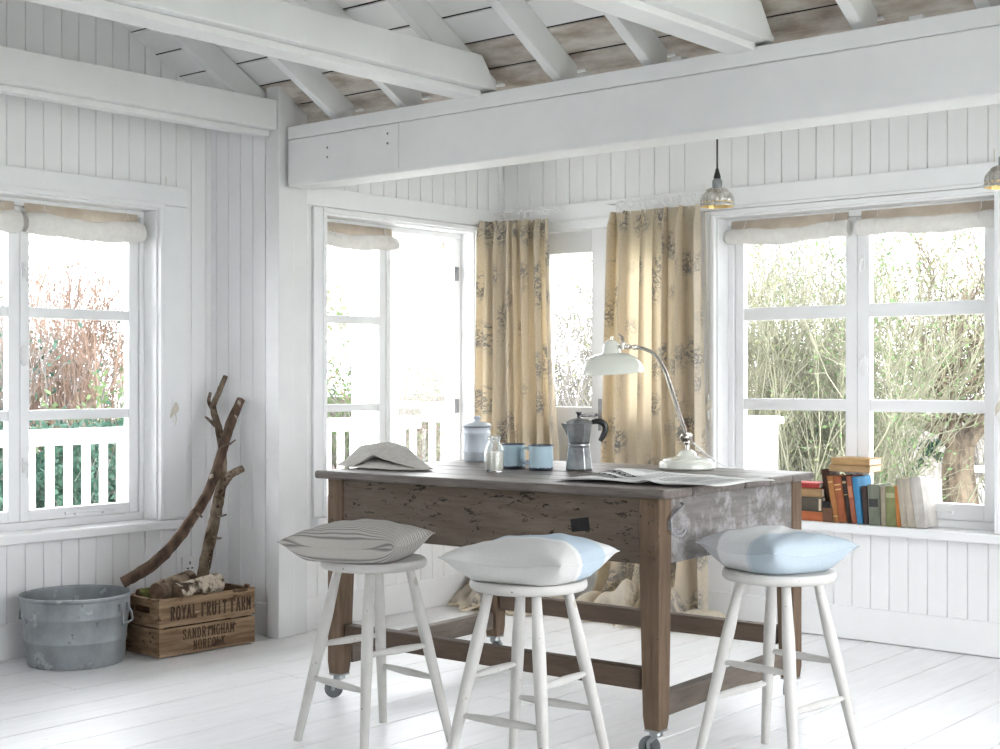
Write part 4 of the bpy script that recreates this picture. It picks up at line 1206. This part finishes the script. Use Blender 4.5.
# ------------------------------------------------------------------ books on the back window sill
SZ = .5087
def book(label, th, h, d, col, M4, seed, page=(.72, .66, .54), band=None):
    """upright book: spine towards -y, x = thickness from 0, z up; placed by matrix M4"""
    t = thing('book', label, 'book', (0, 0, 0), 0, 'old books on the back window sill')
    t.matrix_world = M4
    col = tuple(.82 * x for x in col); c2 = tuple(min(1, x * 1.3 + .015) for x in col)
    m = nmat('book_cloth', tuple(.8 * x for x in col), c2, 14, (1, 1, .5), rough=.75, spec=.2, spots=[(tuple(.45 * x for x in col), 30, .70)])
    cv = .0025
    mb = MB()
    sp = [(0, .004), (th * .12, .0012), (th * .35, 0), (th * .65, 0), (th * .88, .0012), (th, .004)]
    n = len(sp)
    outer = [(0, d), *sp, (th, d)]
    inner = [(th - cv, d), (th - cv, .007), (cv, .007), (cv, d)]
    poly = outer + inner
    mb.prism(poly, 0, h, 'xy')
    mb.build('cover', m, t)
    mb = MB(); mb.box(cv, th - cv, .0072, d - .004, .003, h - .003)
    mb.build('page_block', nmat('old_pages', tuple(.85 * x for x in page), page, 40, (30, 1, 1), rough=.9, spec=.1), t)
    if band:
        mb = MB()
        for zz, hh, c in band:
            mb.box(th * .10, th * .90, -.0006, .002, h * zz, h * zz + hh)
        mb.build('spine_label', nmat('label', band[0][2], tuple(min(1, 1.2 * x) for x in band[0][2]), 20, rough=.7), t)
    return t
def upright(x, y, lean, z=SZ, rz=0):
    return Matrix.Translation((x, y, z)) @ Matrix.Rotation(rz, 4, 'Z') @ Matrix.Rotation(R(lean), 4, 'Y')
def lying(x, y, z, rz=0):
    # height axis -> +x, thickness -> +z; spine stays towards -y
    return Matrix.Translation((x, y, z)) @ Matrix.Rotation(rz, 4, 'Z') @ Matrix(((0, 0, 1, 0), (0, 1, 0, 0), (-1, 0, 0, 0), (0, 0, 0, 1)))
YS = 5.668
K = 'old book on the back window sill, '
book('red clothbound book, top of the lying stack beside the table corner', .022, .165, .115, (.42, .05, .045), lying(-3.075, YS, .654 + .023, R(0)) , 1)
book('tan book second from the top in the lying stack beside the table', .037, .172, .115, (.38, .24, .12), lying(-3.07, YS, .6155 + .0375), 2)
book('dark grey-brown book with a pale label, third down in the lying stack', .064, .18, .118, (.10, .085, .065), lying(-3.072, YS, .551 + .0642), 3, band=[(.90, .012, (.5, .42, .3))])
book('orange-red book at the bottom of the lying stack beside the table', .041, .18, .118, (.45, .13, .05), lying(-3.07, YS, .5092 + .0415), 4)
book('tall dark brown book leaning behind the small brown ones, left of the orange spine', .038, .232, .10, (.085, .045, .032), upright(-2.884, YS + .03, -8), 5)
book('small brown book lying under a black one in front of the dark brown book', .062, .046, .028, (.19, .10, .06), lying(-2.889, YS - .004, .5092 + .062), 6)
book('small black book lying on a brown one in front of the dark brown book', .027, .036, .028, (.03, .026, .025), lying(-2.891, YS - .004, .572 + .0275), 7)
book('orange-brown leather book, first of the leaning row', .028, .205, .118, (.42, .18, .06), upright(-2.840, YS, -9), 8, band=[(.86, .004, (.6, .42, .18)), (.12, .004, (.6, .42, .18))])
book('thick russet book, second of the leaning row', .036, .205, .122, (.33, .10, .04), upright(-2.811, YS - .002, -9), 9, band=[(.80, .006, (.55, .35, .15)), (.7, .006, (.55, .35, .15))])
book('thin black book between the russet and red-brown spines', .021, .206, .116, (.035, .025, .022), upright(-2.774, YS + .003, -8.5), 10, band=[(.85, .01, (.35, .25, .15)), (.6, .004, (.35, .25, .15))])
book('red-brown book directly left of the bright blue one', .024, .208, .118, (.34, .11, .06), upright(-2.7525, YS + .001, -8), 11, band=[(.55, .05, (.42, .16, .08))])
book('bright blue book leaning in the middle of the row', .026, .206, .135, (.055, .24, .44), upright(-2.727, YS, -7.5), 12, page=(.62, .74, .82))
book('dark brown narrow book between the blue and grey-green spines', .022, .166, .11, (.06, .04, .035), upright(-2.698, YS + .003, -4.5), 13)
book('wide grey-green book with a dark emblem on its spine', .052, .176, .12, (.19, .205, .16), upright(-2.673, YS, -2.5), 14, band=[(.45, .035, (.03, .03, .03))])
book('thin beige book right of the grey-green one', .024, .169, .112, (.38, .33, .25), upright(-2.6195, YS + .003, -1), 15)
book('olive green book with lighter bands', .046, .172, .12, (.23, .25, .11), upright(-2.5945, YS, -1.2), 16, band=[(.72, .02, (.34, .33, .2))])
book('thin orange book right of the olive green one', .019, .176, .112, (.52, .19, .05), upright(-2.5465, YS + .002, -4.5), 17)
book('worn beige book, third from the right end of the row', .030, .206, .12, (.46, .41, .33), upright(-2.5245, YS, -7), 18)
book('pale beige book, second from the right end of the row', .033, .208, .12, (.50, .45, .37), upright(-2.494, YS, -8), 19)
book('thick white paper-bound book with brown creases at the right end of the row', .048, .216, .122, (.60, .57, .53), upright(-2.459, YS - .002, -8), 20, page=(.78, .75, .7))
book('lower of two tan books lying on top of the leaning row', .030, .19, .128, (.46, .30, .15), lying(-2.862, YS + .002, .734 + .0305, R(1)), 21, page=(.76, .68, .52))
book('upper of two tan books lying on top of the leaning row', .030, .182, .122, (.50, .31, .14), lying(-2.848, YS - .004, .7655 + .0305, R(-2)), 22, page=(.8, .72, .56))

# ------------------------------------------------------------------ outside
mb = MB(); mb.box(-60, 40, -5, 70, -1.0, -.30)
struct(mb.build('garden_ground', M['grass']))
mb = MB()
for k in range(14): mb.box(-6.75 + .1 * k, -6.655 + .1 * k, .5, 7.15, -.16, -.13)
mb.box(-6.75, -5.4, .5, 7.15, -.6, -.162); mb.box(-5.40, -3.6, 5.85, 7.15, -.6, -.135)
struct(mb.build('porch_deck', M['deck']))

def railing(label, x0, y0, x1, y1, ztop, n, name='porch_railing'):
    L = math.hypot(x1 - x0, y1 - y0); a = math.atan2(y1 - y0, x1 - x0)
    t = thing(name, label, 'railing', (x0, y0, -.13), a, 'white porch railings')
    h = ztop + .13
    mb = MB(); mb.box(0, L, -.045, .045, h - .038, h); mb.box(0, L, -.022, .022, h - .085, h - .0385); mb.build('top_rail', M['out_white'], t, bevel=.004)
    mb = MB(); mb.box(0, L, -.022, .022, .50 - .0, .55); mb.build('bottom_rail', M['out_white'], t, bevel=.004)
    proto = None
    for k in range(n):
        x = (k + .5) * L / n
        if proto is None:
            mb = MB(); mb.box(-.018, .018, -.014, .014, .549, h - .084); proto = mb.build('baluster', M['out_white'], t); c = proto
        else:
            c = proto.copy(); COL.objects.link(c); c.parent = t
        c.location = (x, 0, 0)
    for x in (0.02, L - .02):
        mb = MB(); mb.box(x - .02, x + .02, -.02, .02, .0, .55); mb.build('foot', M['out_white'], t)
    return t
railing('white porch railing seen through the left wall window', -6.6, 2.0, -6.6, 5.2, .872, 29)
railing('white porch railing seen through the open alcove window', -6.6, 5.3, -6.6, 7.0, .885, 15)
railing('short white porch railing outside the french doors', -6.55, 7.02, -3.86, 7.02, .93, 24)
for (x, y, lb) in ((-6.6, 6.46, 'white porch post seen through the alcove window'), (-6.6, 5.25, 'white porch post between the two long railings'), (-3.93, 7.02, 'white post at the end of the railing, behind the back window')):
    t = thing('porch_post', lb, 'post', (x, y, -.13), 0, 'white porch posts')
    hh = 2.6 if y < 6.9 else 1.02
    mb = MB(); mb.box(-.05, .05, -.05, .05, 0, hh); mb.build('shaft', M['out_white'], t, bevel=.006)
    mb = MB(); mb.box(-.075, .075, -.075, .075, hh, hh + .035); mb.build('cap', M['out_white'], t, bevel=.006)

# garden shed
t = thing('garden_shed', 'small dark shed with a pale grey hipped roof across the garden', 'shed', (-13.75, 13.3, -.30), R(12))
mb = MB(); mb.box(-1.1, 1.1, -1.0, 1.0, 0, 1.22); mb.build('wall', M['shed'], t)
mb = MB(); e = 1.35; f_ = 1.25
mb.add([(-e, -f_, 1.20), (e, -f_, 1.20), (e, f_, 1.20), (-e, f_, 1.20), (-.35, 0, 1.95), (.35, 0, 1.95)], [(0, 1, 5, 4), (1, 2, 5), (2, 3, 4, 5), (3, 0, 4), (0, 3, 2, 1)])
mb.build('roof', M['slate'], t)
mb = MB(); mb.box(.2, .8, -1.03, -1.0, .6, 1.05); mb.build('window', M['dark'], t)

# fence behind the tree
t = thing('garden_fence', 'weathered board fence behind the old tree', 'fence', (-10.9, 17.0, -.31), R(40))
mb = MB()
for k in range(60): mb.box(k * .16, k * .16 + .15, -.01, .01, 0, .95 + .03 * math.sin(k * 3.3))
mb.build('board_panel', M['fence'], t)
for k in range(5):
    mb = MB(); mb.box(k * 2.3, k * 2.3 + .09, .012, .1, 0, 1.02); mb.build('post', M['fence'], t)

# garden table
t = thing('garden_table', 'low white table on the lawn beside the old tree', 'table', (-5.75, 15.2, -.30), R(20))
mb = MB(); mb.box(-.45, .45, -.3, .3, .42, .46); mb.build('tabletop', M['out_white'], t, bevel=.005)
for sx in (-1, 1):
    for sy in (-1, 1):
        mb = MB(); mb.box(sx * .4 - .03, sx * .4 + .03, sy * .25 - .03, sy * .25 + .03, 0, .42); mb.build('leg', M['out_white'], t)

class Veg:
    def __init__(self, seed): self.r = random.Random(seed); self.tv = []; self.tf = []; self.lv = []; self.lf = []
    def twig(self, pts, r0, r1, n=3):
        o = len(self.tv); k = len(pts)
        for i, p in enumerate(pts):
            rr = r0 + (r1 - r0) * i / (k - 1)
            t = (pts[min(i + 1, k - 1)] - pts[max(i - 1, 0)]); t.normalize()
            a = t.orthogonal(); a.normalize(); b = t.cross(a)
            for j in range(n):
                an = 2 * PI * j / n
                self.tv.append(p + (a * math.cos(an) + b * math.sin(an)) * rr)
        for i in range(k - 1):
            for j in range(n):
                self.tf.append((o + i * n + j, o + i * n + (j + 1) % n, o + (i + 1) * n + (j + 1) % n, o + (i + 1) * n + j))
    def leaf(self, p, s):
        r = self.r
        d = Vector((r.gauss(0, 1), r.gauss(0, 1), r.gauss(0, .7))); d.normalize()
        a = d.orthogonal(); a.normalize(); a = (Matrix.Rotation(r.uniform(0, 6.28), 3, d) @ a); b = d.cross(a)
        s *= r.uniform(.7, 1.3)
        o = len(self.lv)
        self.lv += [p - a * s, p + b * s * .45, p + a * s, p - b * s * .45]
        self.lf.append((o, o + 1, o + 2, o + 3))
    def stem(self, p, d, L, r0, curve, steps=6, sub=4, subL=.4, leaf=0, leaf_s=.03, sub2=0, r1=.002, up=.06):
        r = self.r; pts = [p.copy()]; q = p.copy(); d = d.normalized()
        for i in range(steps):
            d = (d + Vector((r.gauss(0, curve), r.gauss(0, curve), r.gauss(0, curve) + up))).normalized()
            q = q + d * (L / steps); pts.append(q.copy())
        self.twig(pts, r0, r1, 3 if r0 < .02 else 6)
        for s in range(sub):
            i = r.randint(1, steps); t = r.random()
            pp = pts[i - 1].lerp(pts[i], t)
            dd = ((pts[i] - pts[i - 1]).normalized() + Vector((r.gauss(0, .6), r.gauss(0, .6), r.gauss(.15, .4)))).normalized()
            self.stem(pp, dd, subL * r.uniform(.5, 1.2), max(r0 * .5, .0018), curve * 1.3, 4, sub2, subL * .45, leaf, leaf_s, 0, .0012, up)
        for s in range(leaf):
            i = r.randint(1, steps); t = r.random()
            self.leaf(pts[i - 1].lerp(pts[i], t) + Vector((r.gauss(0, .03), r.gauss(0, .03), r.gauss(0, .03))), leaf_s)
        return pts
    def build(self, name, label, cat, group, twig_m, leaf_m):
        t = thing(name, label, cat, (0, 0, 0), 0, group)
        if self.tv:
            mb = MB(); mb.v = [tuple(v) for v in self.tv]; mb.f = self.tf; mb.mi = [0] * len(self.tf); mb.uv = []
            mb.build('branches', twig_m, t)
        if self.lv:
            mb = MB(); mb.v = [tuple(v) for v in self.lv]; mb.f = self.lf; mb.mi = [0] * len(self.lf)
            mb.build('foliage', leaf_m, t)
        return t
def shrub(label, x, y, H, W, twig_m, leaf_m, seed, stems=60, sub=8, sub2=3, leaf=0, leaf_s=.035, spread=.35, base=-.32, r0=.011, curve=.10, name='shrub', up=.06, zmin=0):
    v = Veg(seed); r = v.r
    for k in range(stems):
        p = Vector((x + r.gauss(0, W * .22), y + r.gauss(0, W * .22), base + zmin * r.random()))
        d = Vector((r.gauss(0, spread), r.gauss(0, spread), 1))
        v.stem(p, d, H * r.uniform(.6, 1.08), r0 * r.uniform(.6, 1.2), curve, 7, sub, H * .28, leaf, leaf_s, sub2, .002, up)
    return v.build(name, label, 'shrub', 'garden shrubs outside the windows', twig_m, leaf_m)
# dark hedge behind the long railing
for k, (x, y) in enumerate(((-8.3, 4.3), (-8.5, 5.1), (-8.7, 5.9), (-8.9, 6.7))):
    shrub(['dark green bush behind the railing, nearest the left picture edge', 'dark green bush behind the railing, second from the left', 'dark green bush behind the railing, below the leafy bush', 'dark green bush behind the railing, beyond the right jamb of the left window'][k],
          x, y, 1.08, 1.1, M['twig_grey'], M['leaf_dark'], 20 + k, stems=42, sub=6, sub2=0, leaf=26, leaf_s=.032, spread=.4)
shrub('leafy green bush in the right half of the left window', -9.3, 6.7, 1.55, .8, M['twig_grey'], M['leaf_green'], 31, stems=26, sub=5, sub2=0, leaf=16, leaf_s=.03, spread=.3)
shrub('tall red-brown willow stems in the left window', -10.5, 6.7, 2.55, 1.3, M['twig_red'], M['leaf_olive'], 32, stems=130, sub=9, sub2=1, spread=.17, curve=.06, r0=.012)
shrub('red-brown willow stems beyond the right edge of the left window', -10.0, 7.6, 2.5, 1.1, M['twig_red'], M['leaf_olive'], 33, stems=110, sub=8, sub2=1, spread=.16, curve=.06, r0=.012)
shrub('greyish twiggy bush at the left edge of the left window', -10.4, 5.6, 2.1, 1.2, M['twig_grey'], M['leaf_dark'], 34, stems=70, sub=9, sub2=2, leaf=1, spread=.3)
shrub('pale grey bushes filling the garden behind the red-brown willow', -13.0, 8.0, 2.2, 2.6, M['twig_grey'], M['leaf_dark'], 39, stems=120, sub=9, sub2=2, leaf=2, leaf_s=.03, spread=.3)
shrub('grey hedge farther left behind the willow', -12.2, 5.9, 1.9, 2.2, M['twig_grey'], M['leaf_dark'], 29, stems=90, sub=9, sub2=2, leaf=2, leaf_s=.03, spread=.3)
# seen through the alcove window
shrub('brown and green hedge bush seen through the open alcove window', -9.2, 9.9, 1.75, 1.0, M['twig_red'], M['leaf_olive'], 35, stems=60, sub=8, sub2=0, leaf=9, leaf_s=.028, spread=.25)
shrub('green hedge bush left of the brown one, behind the alcove window', -9.9, 9.4, 1.7, .9, M['twig_grey'], M['leaf_green'], 36, stems=50, sub=7, sub2=0, leaf=9, leaf_s=.028, spread=.25)
shrub('pale twiggy tree behind the shed roof', -16.8, 14.6, 3.0, 2.2, M['twig_grey'], M['leaf_olive'], 37, stems=60, sub=9, sub2=2, leaf=2, leaf_s=.06, spread=.35)
# behind the french doors
shrub('grey twiggy bush outside the french doors', -7.1, 9.4, 2.25, 1.1, M['twig_grey'], M['leaf_olive'], 38, stems=130, sub=9, sub2=3, leaf=1, leaf_s=.018, spread=.25)
# beyond the back window
for k, (x, y, H_, W_, tm, lm, st, lf, sp_) in enumerate((
    (-6.35, 10.6, 2.6, 1.4, 'twig_olive', 'leaf_olive', 110, 1, .34), (-5.6, 11.3, 2.7, 1.5, 'twig_olive', 'leaf_green', 110, 1, .36), (-4.9, 12.0, 3.2, 1.5, 'twig_olive', 'leaf_olive', 90, 2, .4),
    (-7.6, 14.2, 4.3, 2.0, 'twig_grey', 'leaf_green', 80, 1, .3), (-5.9, 16.6, 5.0, 2.4, 'twig_grey', 'leaf_olive', 90, 1, .3), (-4.2, 18.2, 5.2, 2.4, 'twig_olive', 'leaf_green', 90, 1, .3))):
    zlo = 0 if k < 2 else (0 if k > 2 else 0)
    if k == 2: continue
    shrub(['olive-green twiggy bush at the left of the back window', 'olive-green twiggy bush behind the middle of the back window', '', 'tall grey tree with some green, far behind the left casement', 'tall bare grey tree far behind the old apple tree', 'tall olive tree at the right of the back window'][k],
          x, y, H_, W_, M[tm], M[lm], 40 + k, stems=st, sub=10, sub2=3, leaf=lf, leaf_s=.022, spread=sp_, r0=.012)
shrub('dense dark green evergreen bush low behind the left casement of the back window', -6.3, 11.6, 1.15, 1.2, M['twig_grey'], M['leaf_dark'], 50, stems=45, sub=6, sub2=0, leaf=14, leaf_s=.045, spread=.4)
shrub('dark evergreen bush left of the apple tree trunk', -7.3, 14.6, 1.55, 1.2, M['twig_grey'], M['leaf_dark'], 51, stems=45, sub=6, sub2=0, leaf=14, leaf_s=.06, spread=.35)
shrub('small bright green bush beside the railing end', -5.6, 9.0, 1.35, .45, M['twig_grey'], M['leaf_green'], 52, stems=16, sub=5, sub2=0, leaf=9, leaf_s=.03, spread=.2)
# the old apple tree
v = Veg(60)
def fw(d, u, z): return Vector((-.6428 * d + .766 * u, .766 * d + .6428 * u, z))
D0 = 15.0
def wv(px_, z, dd=0): return fw(D0 + dd, px_ * D0 / 1400., z)
tk = [wv(462, -.32), wv(459, .0), wv(458, .22), wv(461, .42)]
v.twig([Vector(p) for p in spline(tk, 4)], .20, .15, 10)
limbs = [([wv(461, .36), wv(440, .60), wv(410, .72), wv(380, .78), wv(350, .80, .3), wv(300, .95, .5)], .11, .03),
         ([wv(460, .38), wv(478, .62), wv(496, .80), wv(525, .98, -.3), wv(560, 1.2, -.4)], .12, .04),
         ([wv(458, .36), wv(455, .62), wv(452, .85, .2), wv(440, 1.2, .3), wv(430, 1.7, .4)], .10, .03),
         ([wv(440, .60), wv(432, .85, -.4), wv(420, 1.1, -.8)], .05, .02)]
for pts, ra, rb in limbs:
    q = [Vector(p) for p in spline(pts, 5)]
    v.twig(q, ra, rb, 8)
    for k in range(22):
        i = v.r.randint(4, len(q) - 1)
        v.stem(q[i], Vector((v.r.gauss(0, .6), v.r.gauss(0, .6), v.r.uniform(.2, 1.2))), v.r.uniform(.8, 2.0), .016, .12, 7, 9, .55, 1, .03, 3, .003, .08)
v.build('apple_tree', 'old gnarled apple tree with a thick forked trunk beyond the back window', 'tree', None, M['trunk'], M['leaf_olive'])

# ------------------------------------------------------------------ light and camera
wd = bpy.data.worlds.new('overcast_sky'); sc.world = wd; wd.use_nodes = True
nt = wd.node_tree; bg = nt.nodes['Background']
tc = nt.nodes.new('ShaderNodeTexCoord'); sp = nt.nodes.new('ShaderNodeSeparateXYZ'); nt.links.new(tc.outputs['Generated'], sp.inputs[0])
c = ramp(nt, math_n(nt, 'ADD', math_n(nt, 'MULTIPLY', sp.outputs['Z'], .5), .5), [(.0, (.62, .64, .66)), (.47, (.82, .85, .88)), (.55, (.95, .97, 1.0)), (1., (.93, .96, 1.0))])
nt.links.new(c, bg.inputs['Color']); bg.inputs['Strength'].default_value = 5.0
sun = bpy.data.lights.new('sun', 'SUN'); sun.energy = .6; sun.angle = R(40); sun.color = (1, .97, .92)
so = bpy.data.objects.new('sun', sun); COL.objects.link(so); so.rotation_euler = (R(42), R(-22), 0)

cam = bpy.data.cameras.new('camera'); co = bpy.data.objects.new('camera', cam); COL.objects.link(co)
cam.sensor_width = 36; cam.sensor_fit = 'HORIZONTAL'; cam.lens = 36 * 1.4
cam.shift_y = .0025; cam.clip_end = 300
co.location = (0, 0, 1.15); co.rotation_euler = (R(90), 0, R(40))
sc.camera = co
sc.view_settings.view_transform = 'Standard'; sc.view_settings.look = 'None'
sc.view_settings.gamma = 1; sc.view_settings.use_curve_mapping = False
sc.view_settings.exposure = 1.27
